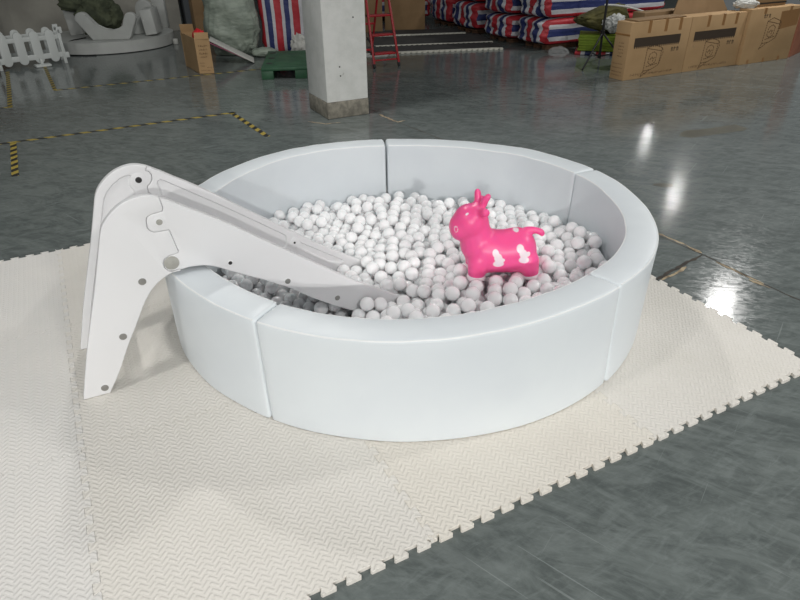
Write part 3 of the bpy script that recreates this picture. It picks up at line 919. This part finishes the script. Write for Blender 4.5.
def lump(name, dims, mat, seed, amp=.12, freq=2.5, expo=2.4, cuts=16, parent=None, shape=None, fine=.0):
    b = MB(); bmesh.ops.create_cube(b.bm, size=2)
    bmesh.ops.subdivide_edges(b.bm, edges=b.bm.edges[:], cuts=cuts, use_grid_fill=True)
    for v in b.bm.verts:
        q = v.co.copy(); r = (abs(q.x)**expo+abs(q.y)**expo+abs(q.z)**expo)**(1/expo); q /= r
        d = 1 + amp*noise.fractal(q*freq + Vector((seed*3.1, seed, 0)), 1, 2, 3) + fine*noise.noise(q*freq*4 + Vector((0, seed, 0)))
        q = q*d
        if shape: q = shape(q)
        v.co = Vector((q.x*dims[0]/2, q.y*dims[1]/2, q.z*dims[2]/2))
    zmin = min(v.co.z for v in b.bm.verts)
    for v in b.bm.verts: v.co.z = max(v.co.z, zmin*.9) - zmin*.9
    return b.build(name, mat, parent, auto=60)
o = lump('fabric_cover', (.68,.50,.62), M_olive, 3, .28, 1.9, 2.2, 20, fine=.12)
o.location = (-5.12, 11.72, .175); o.rotation_euler = (0, 0, .3); tag(o, 'crumpled dark olive fabric cover heaped on the round soft platform', 'fabric')
o = lump('fabric_flap', (.5,.3,.2), M_olive, 5, .2, 2, 2.6, 14, fine=.1); o.location = (-5.50, 11.72, .56); o.rotation_euler = (0, .15, .2)
o.name = 'fabric_flap'; tag(o, 'dark olive fabric flap hanging over the left seat block of the platform', 'fabric')
pts = []
for k in range(25):
    a = k/24; ang = 4.1+a*.5
    pts.append((-5.42+.02*math.sin(a*9), 11.30-.42*a-.03*math.sin(a*5), max(GZ+.008, .185-.3*max(0, a-.25)) if a < .9 else GZ+.008))
pts = [(-5.30,11.42,.185),(-5.42,11.22,.182),(-5.52,11.08,.15),(-5.54,11.02,.06),(-5.52,10.98,GZ+.012),(-5.35,10.88,GZ+.010),(-5.1,10.85,GZ+.010),(-4.95,10.88,GZ+.010)]
o = MB().tube(pts, .009, 8).build('power_cable', M_rubber); tag(o, 'thin black cable running over the rim of the round platform', 'cable')
b = MB(); b.disc((0,0,0), .045, .09, n=20, bev=.008); o = b.build('paper_cup', M_white); o.location = (-3.98, 12.0, GZ); tag(o, 'small white cup on the floor beside the round platform', 'cup')

# ------------------------------------------------------------------ cartons, sack, pallet
def glyphs(rows, mat, parent, fr, seed, name='printed_text'):
    """rows of small irregular printed strokes: (x0, x1, y, height)"""
    rnd = random.Random(seed); b = MB()
    for x0, x1, y, h in rows:
        x = x0
        while x < x1:
            w = h*rnd.uniform(.35, .75)
            for k in range(rnd.choice((1, 2, 2))):
                yy = y + rnd.uniform(0, h*.6)
                if rnd.random() < .5: P = [(x, y), (x+h*.16, y), (x+h*.16, y+h*rnd.uniform(.6, 1)), (x, y+h*.8)]
                else: P = [(x, yy), (x+w, yy), (x+w, yy+h*.18), (x, yy+h*.18)]
                b.prism(P, 0, .0012, fr)
            x += w + h*rnd.uniform(.15, .4)
    return b.build(name, mat, parent, smooth=False)
XZ = Matrix(((1,0,0,0), (0,0,-1,0), (0,1,0,0), (0,0,0,1)))     # (x, z, out) -> front face looking along -y
def front(t_x=0, t_y=0, t_z=0): return Matrix.Translation((t_x, t_y, t_z)) @ XZ
cl = at27((2.94,8.40), 0, 0)
def printed(u, L, Hh, dep, off, label, band, seed):
    p = at27(cl, u, off)
    t = thing('printed_carton', (p[0], p[1], GZ), YAW, label, 'cardboard box', 'long printed cartons in a row')
    b = MB(); b.box((L/2, dep/2, Hh/2), (L-.006, dep, Hh), None, .006); b.build('carton_body', M_card, t)
    if band:
        x0, x1 = .10, .92
        P = [(x0, .40), (x0, .51), (x1, .51), (x1, .40)]
        n = 22
        for k in range(n):
            xx = x1 - (k+.5)*(x1-x0)/n; P += [(xx+.006, .40), (xx+.006, .383), (xx-.012, .383), (xx-.012, .40)]
        b = MB(); b.prism(P, 0, .0012, front()); b.build('printed_band', M_print, t, smooth=False)
        for xx in (.33, .62, .88):
            b = MB(); b.box((xx, .02, Hh-.07), (.05, .045, .145)); o = b.build('tape_strip', M_tape, t, smooth=False)
        cx, z0, s = .46, .07, 1.0
    else:
        for xx in (.18, .52, .86):
            b = MB(); b.box((xx, .004, .03), (.045, .011, .06)); b.build('tape_strip', M_tape, t, smooth=False)
        for xx in (.30, .86):
            b = MB(); b.box((xx, .012, Hh-.035), (.05, .03, .075)); b.build('tape_strip', M_tape, t, smooth=False)
        b = MB(); b.prism([(.68, Hh-.30), (1.08, Hh-.26), (1.08, Hh-.04), (.66, Hh-.06)], 0, .001, front()); b.build('tape_sheet', M_tape, t, smooth=False)
        cx, z0, s = .52, .24, 1.05
    # line drawing: a small play tower, as loose ink strokes
    b = MB()
    def stroke(pts, w=.011):
        for (xa, za), (xb, zb_) in zip(pts, pts[1:]):
            L_ = math.hypot(xb-xa, zb_-za)
            if L_ < 1e-5: continue
            nx, nz = -(zb_-za)/L_*w/2, (xb-xa)/L_*w/2
            nd = max(1, int(L_/.030))
            for k in range(nd):
                u0, u1 = k/nd, (k+.72)/nd
                A = (xa+(xb-xa)*u0, za+(zb_-za)*u0); B = (xa+(xb-xa)*u1, za+(zb_-za)*u1)
                b.prism([(cx+s*(A[0]+nx), z0+s*(A[1]+nz)), (cx+s*(A[0]-nx), z0+s*(A[1]-nz)), (cx+s*(B[0]-nx), z0+s*(B[1]-nz)), (cx+s*(B[0]+nx), z0+s*(B[1]+nz))], 0, .0012, front())
    stroke([(-.12,.02),(-.11,.30),(.0,.34),(.16,.29),(.14,.08),(.02,.03),(-.12,.02)])
    stroke([(-.12,.02),(-.16,-.05),(-.10,-.02),(.0,.03)])
    stroke([(-.06,.12),(-.05,.22),(.02,.25),(.08,.22),(.07,.12),(0,.09),(-.06,.12)])
    stroke([(-.03,.15),(.0,.19),(.03,.15)]); stroke([(.02,.13),(.05,.19)]); stroke([(-.11,.30),(.16,.25)]); stroke([(.16,.29),(.19,.24),(.14,.08)])
    stroke([(-.08,.07),(.12,.10)])
    b.build('printed_drawing', M_ink, t, smooth=False)
    if band: glyphs([(.12,.88,.042,.036)], M_ink, t, front(), seed)
    # three hand-drawn marker signs
    b = MB(); mx, mz = (.79, .30) if band else (.30, .60)
    def mk(P): b.prism([(mx+x_, mz+z_) for x_, z_ in P], 0, .0012, front())
    for dx in (0, .05, .10):
        mk([(dx, 0), (dx+.010, 0), (dx+.012,.055), (dx+.002,.055)]); mk([(dx-.008,.034), (dx+.030,.038), (dx+.030,.046), (dx-.008,.042)])
        if dx != .05: mk([(dx+.024, 0), (dx+.033, .002), (dx+.030,.05), (dx+.022,.05)])
    b.build('marker_writing', M_print, t, smooth=False)
    return t
t1 = printed(0, 1.085, .70, .25, 0, 'long brown carton with a dark serrated band, its narrow end facing the tripod stand', True, 1)
b = MB()
glyph_fr = Matrix.Translation((-.0, 0, 0)) @ Matrix(((0,0,-1,0), (-1,0,0,0), (0,1,0,0), (0,0,0,1)))
glyphs([(-.16,-.07,.36,.022), (-.16,-.08,.40,.022), (-.16,-.08,.44,.022), (-.16,-.08,.32,.022), (-.16,-.08,.28,.022), (-.22,-.05,.19,.014), (-.22,-.05,.14,.014), (-.22,-.05,.09,.014), (-.22,-.05,.05,.014)], M_ink, t1, Matrix.Translation((.003, 0, 0)) @ glyph_fr, 5)
b = MB(); b.box((.001, .125, .55), (.006, .251, .02)); b.build('tape_strip', M_tape, t1, smooth=False)
printed(1.085, 1.085, .70, .25, .0, 'middle long brown carton with a dark serrated band, between its two neighbours', True, 2)
printed(2.173, 1.10, .73, .20, -.05, 'plain brown carton without a dark band, at the row end by the reddish board', False, 3)
def flat_piece(u, v, z, L, D, rz, label, tilt=0, rx=0):
    p = at27(cl, u, v); b = MB(); b.box((0,0,.008), (L, D, .014), None, .003)
    o = b.build('cardboard_sheet', M_card2); o.location = (p[0], p[1], z+GZ); o.rotation_euler = (rx, tilt, YAW+rz); tag(o, label, 'cardboard', 'loose cardboard on the cartons')
flat_piece(.55, .13, .702, .9, .22, .03, 'flat cardboard strip lying on the first printed carton')
p = at27(cl, 1.45, .36); b = MB(); b.prism([(-.35, 0), (.75, 0), (.62, .22), (.1, .40), (-.12, .36)], 0, .012, Matrix.Rotation(math.radians(72), 4, 'X')); o = b.build('cardboard_sheet', M_card2, smooth=False)
o.location = (p[0], p[1], .66); o.rotation_euler = (0, 0, YAW); tag(o, 'torn cardboard sheet propped upright behind the middle carton', 'cardboard', 'loose cardboard on the cartons')
p = at27(cl, 1.5, .50); t = thing('stored_carton', (p[0], p[1], GZ), YAW, 'brown carton standing behind the middle printed carton', 'cardboard box')
b = MB(); b.box((0, .12, .36), (1.5, .22, .72), None, .006); b.build('carton_body', M_card2, t)
p = at27(cl, 2.85, .10); t = thing('taped_carton', (p[0], p[1], .73+GZ), YAW, 'small brown carton with black banding, on top of the last printed carton', 'cardboard box')
b = MB(); b.box((-.1, .06, .075), (.62, .16, .15), None, .005); b.build('carton_body', M_card2, t)
b = MB(); b.box((-.1, .06, .045), (.63, .17, .018)); b.build('black_band', M_blackt, t, smooth=False)
o = lump('white_wrap', (.34,.16,.12), M_white, 11, .25, 2, 2.2, 12, fine=.15); p = at27(cl, 2.25, .13); o.location = (p[0], p[1], .725+GZ); tag(o, 'crumpled white plastic wrap on top of the cartons', 'plastic wrap')
p = at27(cl, 3.36, -.02); b = MB(); b.box((.5, .02, .6), (1.0, .03, 1.2), None, .004); o = b.build('reddish_board', M_brick); o.location = (p[0], p[1], GZ); o.rotation_euler = (0, -.0, YAW+.35); tag(o, 'reddish brown board standing at the frame edge beside the cartons', 'board')
o = lump('green_bundle', (.2,.3,.5), M_olive, 13, .1, 2, 2.6, 10); p = at27(cl, 3.36, .35); o.location = (p[0], p[1], GZ); tag(o, 'dark green bundle in the gap between the last carton and the reddish board', 'bundle')

# open narrow carton at the left
dir_o = math.atan2(9.93-9.30, -3.2+2.87)
t = thing('open_carton', (-2.80, 9.23, GZ), math.radians(4), 'narrow brown carton with open top flaps, a red cloth sticking out', 'cardboard box')
def quadbox(b, poly, z0, z1): b.prism(poly, z0, z1)
dx, dy = -.33, .66
P4 = [(0,0), (.20,.01), (.20+dx,.01+dy), (dx,dy)]
b = MB()
th = .008
for i in range(4):
    a, c_ = Vector(P4[i]), Vector(P4[(i+1) % 4]); d = (c_-a).normalized(); nn = Vector((-d.y, d.x))
    b.prism([tuple(a), tuple(c_), tuple(c_+nn*th), tuple(a+nn*th)], 0, .47)
b.prism(P4, 0, .008); b.build('carton_body', M_card, t)
b = MB(); b.box((.10, .01, .50), (.19, .008, .085), Matrix.Rotation(-.15, 3, 'X')); b.build('top_flap', M_card, t, smooth=False)
b = MB(); b.box((.10+dx, dy, .52), (.19, .008, .12), Matrix.Rotation(.25, 3, 'X')); b.build('top_flap', M_card, t, smooth=False)
glyphs([(.045,.15,.36,.03), (.045,.15,.31,.03), (.045,.15,.26,.03), (.05,.14,.22,.02), (.03,.09,.14,.016), (.03,.09,.10,.016), (.12,.18,.08,.016), (.03,.16,.04,.016)], M_ink, t, front(0, -.001, 0), 9)
o = lump('red_cloth', (.17,.30,.52), M_redp, 4, .10, 2, 4, 12); o.location = (-2.83, 9.58, GZ+.03); o.rotation_euler = (0, 0, .46); tag(o, 'bright red folded cloth sticking out of the open carton', 'cloth')
b = MB(); p = (-3.08, 12.35); t = thing('tall_carton', (*p, GZ), YAW, 'tall brown carton half hidden behind the grey green sack', 'cardboard box')
b.box((-.28, .15, .45), (.60, .3, .90), None, .006); b.build('carton_body', M_card2, t)
# woven sack
def sackshape(q):
    k = 1 - .10*max(0, q.z) + .05*math.sin(q.z*7+q.x*3)
    return Vector((q.x*k, q.y*k, q.z))
o = lump('woven_sack', (.84,.76,1.22), M_sack, 8, .07, 2.2, 3.0, 26, shape=sackshape, fine=.045)
o.location = (-2.66, 10.92, GZ); o.rotation_euler = (0, 0, .2); tag(o, 'big bulging grey green woven sack standing beside the striped bag', 'sack')
o = lump('sack_corner', (.4,.3,.14), M_sack, 9, .12, 2.5, 2.2, 12); 
o.parent = bpy.data.objects['woven_sack']; o.location = (.46, -.42, .0); o.name = 'sack_corner'
# leaning sheets
for k, (dz, mat, lab, wdt) in enumerate(((0, M_white, 'white foam sheet leaning from the open carton down to the floor, upper of the pair', .40), (-.035, M_pink, 'pink edged foam sheet under the white leaning sheet', .36))):
    A = Vector((-2.82, 10.05, .33+dz)); B = Vector((-2.22, 10.18, GZ+.008+max(0, dz)))
    d = B-A; L = d.length; b = MB(); b.box((L/2*(1 if k == 0 else .88), 0, .007), (L*(1 if k == 0 else .88), wdt, .014), None, .003)
    o = b.build('foam_sheet', mat); o.location = A; o.rotation_euler = (0, math.atan2(-d.z, math.hypot(d.x, d.y)), math.atan2(d.y, d.x)); tag(o, lab, 'foam sheet', 'leaning foam sheets')
# upright striped bag
def upshape(q): return Vector((q.x*(1+.04*math.sin(q.z*5)), q.y, q.z))
o = lump('striped_bag', (.78,.5,1.15), M_stru, 6, .05, 2.4, 5, 20, shape=upshape, fine=.02); o.location = (-1.85, 11.25, GZ); o.rotation_euler = (0, 0, .08)
tag(o, 'upright red, white and blue striped bag between the woven sack and the pillar', 'striped bag', 'striped bags in the warehouse')
o = lump('crumpled_wrap', (.26,.20,.34), M_white, 14, .3, 2, 2, 12, fine=.2); o.location = (-1.53, 10.50, GZ); tag(o, 'crumpled white plastic wrap behind the green pallet, beside the pillar', 'plastic wrap')
# pallet
t = thing('plastic_pallet', (-1.83, 8.76, GZ), math.radians(6), 'green plastic pallet on the floor beside the pillar', 'pallet')
PW, PD, PHH = 1.0, 1.38, .15
b = MB(); b.box((PW/2, PD/2, PHH-.02), (PW, PD, .04), None, .008)
b.build('pallet_deck', M_green, t)
b = MB()
for k in range(12): b.box((PW/2-.04*0, .10+k*(PD-.2)/11, PHH+.001), (PW*.70, .022, .006))
b.build('deck_ribs', M_green, t, smooth=False)
for x in (.08, PW/2+.03, PW-.08):
    b = MB(); b.box((x, PD/2, (PHH-.04)/2), (.16, PD, PHH-.04), None, .006); b.build('runner', M_green, t)
for x, y in ((.09,.35), (.10,.75), (.09, 1.2)):
    b = MB(); b.disc((x, y, PHH-.002), .045, .004, n=20); b.build('deck_hole', M_dark, t)

# ------------------------------------------------------------------ red step ladder
t = thing('step_ladder', (-.15, 9.55, GZ), math.atan2(.16, .36), 'red metal folding step ladder standing right behind the pillar', 'ladder')
def bar(p, q, w, d, name, mat):
    p, q = Vector(p), Vector(q); L = (q-p).length; b = MB()
    b.box((0, 0, 0), (w, d, L), None, min(w, d)*.2); o = b.build(name, mat, t)
    o.location = (p+q)/2; o.rotation_euler = (q-p).to_track_quat('Z', 'Y').to_euler(); return o
for s in (-1, 1):
    bar((s*.195, 0, .05), (s*.165, .42, 1.25), .032, .03, 'front_rail', M_red)
    bar((s*.195, -.012, .0), (s*.195, .005, .06), .036, .034, 'rubber_foot', M_rubber)
    bar((s*.19-.03, .98, .05), (s*.165-.03, .48, 1.25), .028, .026, 'rear_rail', M_red)
    bar((s*.19-.03, .985, .0), (s*.19-.03, .98, .06), .032, .03, 'rubber_foot', M_rubber)
for k, z in enumerate((.18, .42, .67, .92)):
    y = .42*(z-.05)/1.2
    b = MB(); b.box((0, y+.05, z), (.33, .12, .028), None, .006); o = b.build('tread', M_red, t)
    for s in (-1, 1):
        b = MB(); b.box((s*.165, y+.05, z), (.03, .11, .03), None, .004); b.build('tread_cap', M_rubber, t)
bar((-.185, .03, .10), (.185, .03, .10), .02, .02, 'cross_bar', M_red)
for z in (.10, .50): bar((-.215, .98-.5*(z-.05)/1.2, z), (.155, .98-.5*(z-.05)/1.2, z), .03, .03, 'cross_bar', M_red)
# cartons behind the ladder
t = thing('stored_carton', (.17, 13.45, GZ), .0, 'brown carton with a sloping top flap standing behind the dark mats', 'cardboard box')
b = MB(); b.box((0, .3, .31), (.80, .6, .62), None, .008); b.build('carton_body', M_card2, t)
b = MB(); b.box((-.02, .02, .70), (.80, .22, .012), Matrix.Rotation(.9, 3, 'X')); b.build('top_flap', M_card2, t, smooth=False)
t = thing('stored_carton', (-.52, 13.1, GZ), .05, 'narrow tall brown carton seen between the red ladder rungs', 'cardboard box')
b = MB(); b.box((0, .2, .45), (.5, .4, .9), None, .008); b.build('carton_body', M_card2, t)
b = MB(); b.prism([(-.2, -.12), (.25, -.14), (.3, .1), (-.1, .16)], 0, .012); o = b.build('foam_offcut', M_white); o.location = (-.42, 10.55, GZ); tag(o, 'white foam offcut on the floor under the ladder', 'foam offcut')
# dark mats with white toothed edges
def dark_mat(p, L, D, label, z=GZ):
    t = thing('dark_floor_mat', (p[0], p[1], z), math.radians(9.5), label, 'floor mat', 'dark mats with white toothed edges')
    b = MB(); b.box((L/2, D/2, .011), (L, D, .020)); b.build('mat_top', M_matdark, t, smooth=False)
    P = [(0, .02), (L, .02)]
    n = int(L/.09)
    for k in range(n)[::-1]:
        x = (k+.5)*L/n; P += [(x+.018, -.012), (x+.028, -.062), (x-.028, -.062), (x-.018, -.012)]
    b = MB(); b.prism(P, .002, .028); b.build('toothed_edge', M_matedge, t, smooth=False)
dark_mat((-.42,10.63), 2.22, .66, 'dark grey floor mat with white toothed edge, nearest the pit of the three')
dark_mat((-.38,11.33), 2.10, 1.05, 'dark grey floor mat with a white toothed edge, middle one behind the ladder')
dark_mat((-.45,12.52), 1.80, .62, 'dark grey floor mat with a white edge, lying against the brown carton')

# ------------------------------------------------------------------ striped bales
def bale(p, L, D, z0, h, label, seed, mats=None, rz=YAW):
    b = MB(); bmesh.ops.create_cube(b.bm, size=2)
    bmesh.ops.subdivide_edges(b.bm, edges=b.bm.edges[:], cuts=22, use_grid_fill=True)
    for f_ in b.bm.faces:
        c_ = f_.calc_center_median(); a = [abs(c_.x), abs(c_.y), abs(c_.z)]
        ax_ = a.index(max(a)); f_.material_index = 1 if ax_ in (0, 2) else 2   # ends and top: across the depth; long sides: level stripes
    for v in b.bm.verts:
        q = v.co.copy(); e = 7; r = (abs(q.x)**9+abs(q.y)**e+abs(q.z)**e)**(1/8.0); q /= max(r, .5)
        q.x = max(-1, min(1, q.x)); d = 1+.045*noise.fractal(q*2.2+Vector((seed*5, 0, 0)), 1, 2, 3)
        q *= d; v.co = Vector((q.x*L/2, q.y*D/2, q.z*h/2))
    o = b.build('striped_bale', M_str, auto=60)
    c_ = (p[0]+math.cos(rz)*L/2-math.sin(rz)*D/2, p[1]+math.sin(rz)*L/2+math.cos(rz)*D/2)
    o.location = (c_[0], c_[1], z0+h/2); o.rotation_euler = (0, 0, rz)
    tag(o, label, 'striped bale', 'red, white and blue wrapped bales'); return o
bale((2.36,10.68), 2.7, .78, .06, .40, 'lower red, white and blue striped bale right behind the lime green stack', 1)
bale((2.37,10.69), 2.7, .78, .46, .40, 'upper red, white and blue striped bale above the one behind the lime stack', 2)
bale((1.92,11.48), 2.2, .82, .05, .38, 'lower striped bale showing its curved end, next behind the front pair', 3)
bale((1.90,11.52), 2.2, .82, .44, .40, 'upper striped bale showing its end, next behind the front pair', 4)
bale((1.93,11.50), 2.2, .8, .85, .38, 'topmost striped bale at the upper frame edge, on the second stack', 5)
bale((1.46,12.62), 2.0, .85, .06, .46, 'lower striped bale of the far stack with upright stripes', 6)
bale((1.46,12.66), 2.0, .85, .53, .46, 'upper striped bale of the far stack with upright stripes', 7)
bale((1.08,13.72), 2.0, .9, .05, .50, 'lower dim striped bale beyond the far stack', 8)
bale((1.08,13.76), 2.0, .9, .56, .46, 'upper dim striped bale beyond the far stack', 9)
bale((-1.0,14.75), 1.75, .8, .05, .42, 'dim striped bale lying lengthwise behind the brown carton', 10, rz=.03)
bale((-1.0,14.75), 1.75, .8, .48, .42, 'dim striped bale on top of the lengthwise one behind the brown carton', 12, rz=.03)
bale((2.36,10.69), 2.7, .78, .87, .40, 'topmost red, white and blue bale of the front stack, cut by the frame', 11)
# a pallet carries the front bales
def rest(p, L, D, h, lab):
    t = thing('wooden_pallet', (*p, GZ), YAW, lab, 'pallet', 'low pallets under the bales')
    b = MB(); b.box((L/2, D/2, h-.012), (L, D, .024)); b.build('pallet_deck', M_brownslat, t, smooth=False)
    for y in (.08, D/2, D-.08):
        b = MB(); b.box((L/2, y, (h-.024)/2), (L, .09, h-.024)); b.build('runner', M_brownslat, t, smooth=False)
q = at27((2.36,10.68), .18, .12); rest(q, 2.3, .6, .07, 'low dark wooden pallet under the front striped bales')
q = at27((1.92,11.48), .15, .12); rest(q, 1.9, .65, .06, 'low dark wooden pallet under the second stack of striped bales')
for (p_, D_) in (((1.46,12.62), .85), ((1.08,13.72), .9)):
    q = at27(p_, .1, .1); rest(q, 1.8, D_-.2, .07 if p_[0] > 1.2 else .06, 'low dark pallet under the %s striped stack' % ('far' if p_[0] > 1.2 else 'dimmest'))
rest((-.95,14.85), 1.6, .6, .06, 'low dark pallet under the lengthwise dim bales')

# ------------------------------------------------------------------ lime stack, olive bag, tripod, plastic
lp = (2.84, 10.46)
for k in range(6):
    rnd = random.Random(k); b = MB(); b.box((.42, .24, .019), (.80+rnd.uniform(-.02,.02), .50, .036), None, .006)
    o = b.build('lime_sheet', M_lime); o.location = (lp[0]+rnd.uniform(-.015,.015), lp[1]+rnd.uniform(-.01,.01), GZ+.05+k*.038); o.rotation_euler = (0, 0, -.30+rnd.uniform(-.02,.02))
    tag(o, ['lime green foam sheet at the very bottom of the stack behind the tripod', 'lime green foam sheet second from the bottom of the stack behind the tripod', 'lime green foam sheet third from the bottom of the stack behind the tripod', 'lime green foam sheet third from the top of the stack behind the tripod', 'lime green foam sheet just below the top one behind the tripod', 'lime green foam sheet on top of the stack, under the olive bag'][k], 'foam sheet', 'stack of lime green sheets')
b = MB(); b.box((.42, .24, .02), (.86, .54, .04), None, .01); o = b.build('striped_cloth', M_str[0]); o.location = (lp[0]-.02, lp[1]-.06, GZ); o.rotation_euler = (0, 0, -.30); tag(o, 'folded striped cloth under the lime green stack', 'cloth')
def oshape(q): return Vector((q.x, q.y, q.z*(.75+.45*q.x)))
o = lump('olive_bag', (.86,.44,.46), M_oliveb, 21, .14, 2, 2.3, 20, shape=oshape, fine=.06); o.location = (3.22, 10.62, .262); o.rotation_euler = (0, 0, .1); tag(o, 'limp olive green bag slumped on the lime green stack', 'bag')
def arcpts(n=20): return [(3.18+.9*k/n, 10.42+.12*k/n, .60+.10*math.sin(PI*(.35+.65*k/n))-.10*k/n) for k in range(n+1)]
o = MB().tube(arcpts(), .014, 8).build('white_strip', M_white, bpy.data.objects['olive_bag']); o.matrix_parent_inverse = Matrix.LocRotScale(Vector((3.22,10.62,.262)), Matrix.Rotation(.1, 3, 'Z').to_quaternion(), None).inverted(); tag(o, 'white edging strip')
o = lump('grey_lining', (.34,.24,.26), M_soft, 22, .35, 2.2, 2.0, 14, fine=.2); o.location = (3.36, 10.30, .30); tag(o, 'crumpled pale lining hanging out beside the olive bag, above the carton end', 'cloth')
t = thing('tripod_stand', (2.93, 9.50, GZ), .2, 'black tripod light stand in front of the lime green stack', 'tripod stand')
MB().tube([(0,0,.10),(0,0,1.45)], .016, 12).build('pole', M_blackt, t)
MB().tube([(0,0,.40),(0,0,.47)], .030, 12).build('collar', M_blackt, t)
MB().tube([(0,0,.10),(0,0,.15)], .026, 12).build('lower_collar', M_blackt, t)
for a in (math.radians(218), math.radians(300), math.radians(60)):
    ex, ey = .50*math.cos(a), .50*math.sin(a)
    MB().tube([(0,0,.44),(ex,ey,.012)], .0125, 10).build('leg', M_blackt, t)
    MB().tube([(0,0,.12),(ex*.55,ey*.55,.205)], .009, 8).build('brace', M_blackt, t)
MB().tube([(0,0,.9),(0,0,.95)], .024, 12).build('lock_collar', M_blackt, t)
o = lump('plastic_bag', (.30,.24,.15), M_clear, 31, .22, 2.4, 2.0, 18, fine=.12); o.location = (2.50, 10.20, GZ); tag(o, 'crumpled clear plastic bag on the floor beside the lime green stack', 'plastic bag')

# ------------------------------------------------------------------ lights
def lamp(x, y, z, power, r=.22, col=(1, .985, .96)):
    l = bpy.data.lights.new('ceiling_or_fill_lamp', 'AREA'); l.shape = 'DISK'; l.size = r*2; l.energy = power; l.color = col
    o = bpy.data.objects.new('ceiling_or_fill_lamp', l); C.objects.link(o); o.location = (x, y, z)
lamp(5.96, 9.83, 4.5, 66, .09); lamp(7.43, 15.75, 4.5, 12, .08); lamp(8.65, 21.35, 4.5, 12, .08)
lamp(-1.15, 6.3, 4.6, 46)
lamp(5.3, 3.6, 4.5, 65)
lamp(-2.6, .3, 4.6, 34)
lamp(3.1, -2.0, 4.5, 72)
lamp(-1.2, -8.6, 4.4, 390)  # added fill lamp behind the camera, brightens the upright pit walls
lamp(2.8, -9.2, 4.4, 730)  # second added fill, stronger, sends low-angled light onto the pit front
w = bpy.data.worlds.new('world'); bpy.context.scene.world = w; w.use_nodes = True
w.node_tree.nodes['Background'].inputs[0].default_value = (.93, .98, 1, 1)
w.node_tree.nodes['Background'].inputs[1].default_value = .085
vs_ = bpy.context.scene.view_settings
vs_.view_transform = 'Standard'; vs_.look = 'None'; vs_.gamma = 1; vs_.use_curve_mapping = False; vs_.exposure = .97
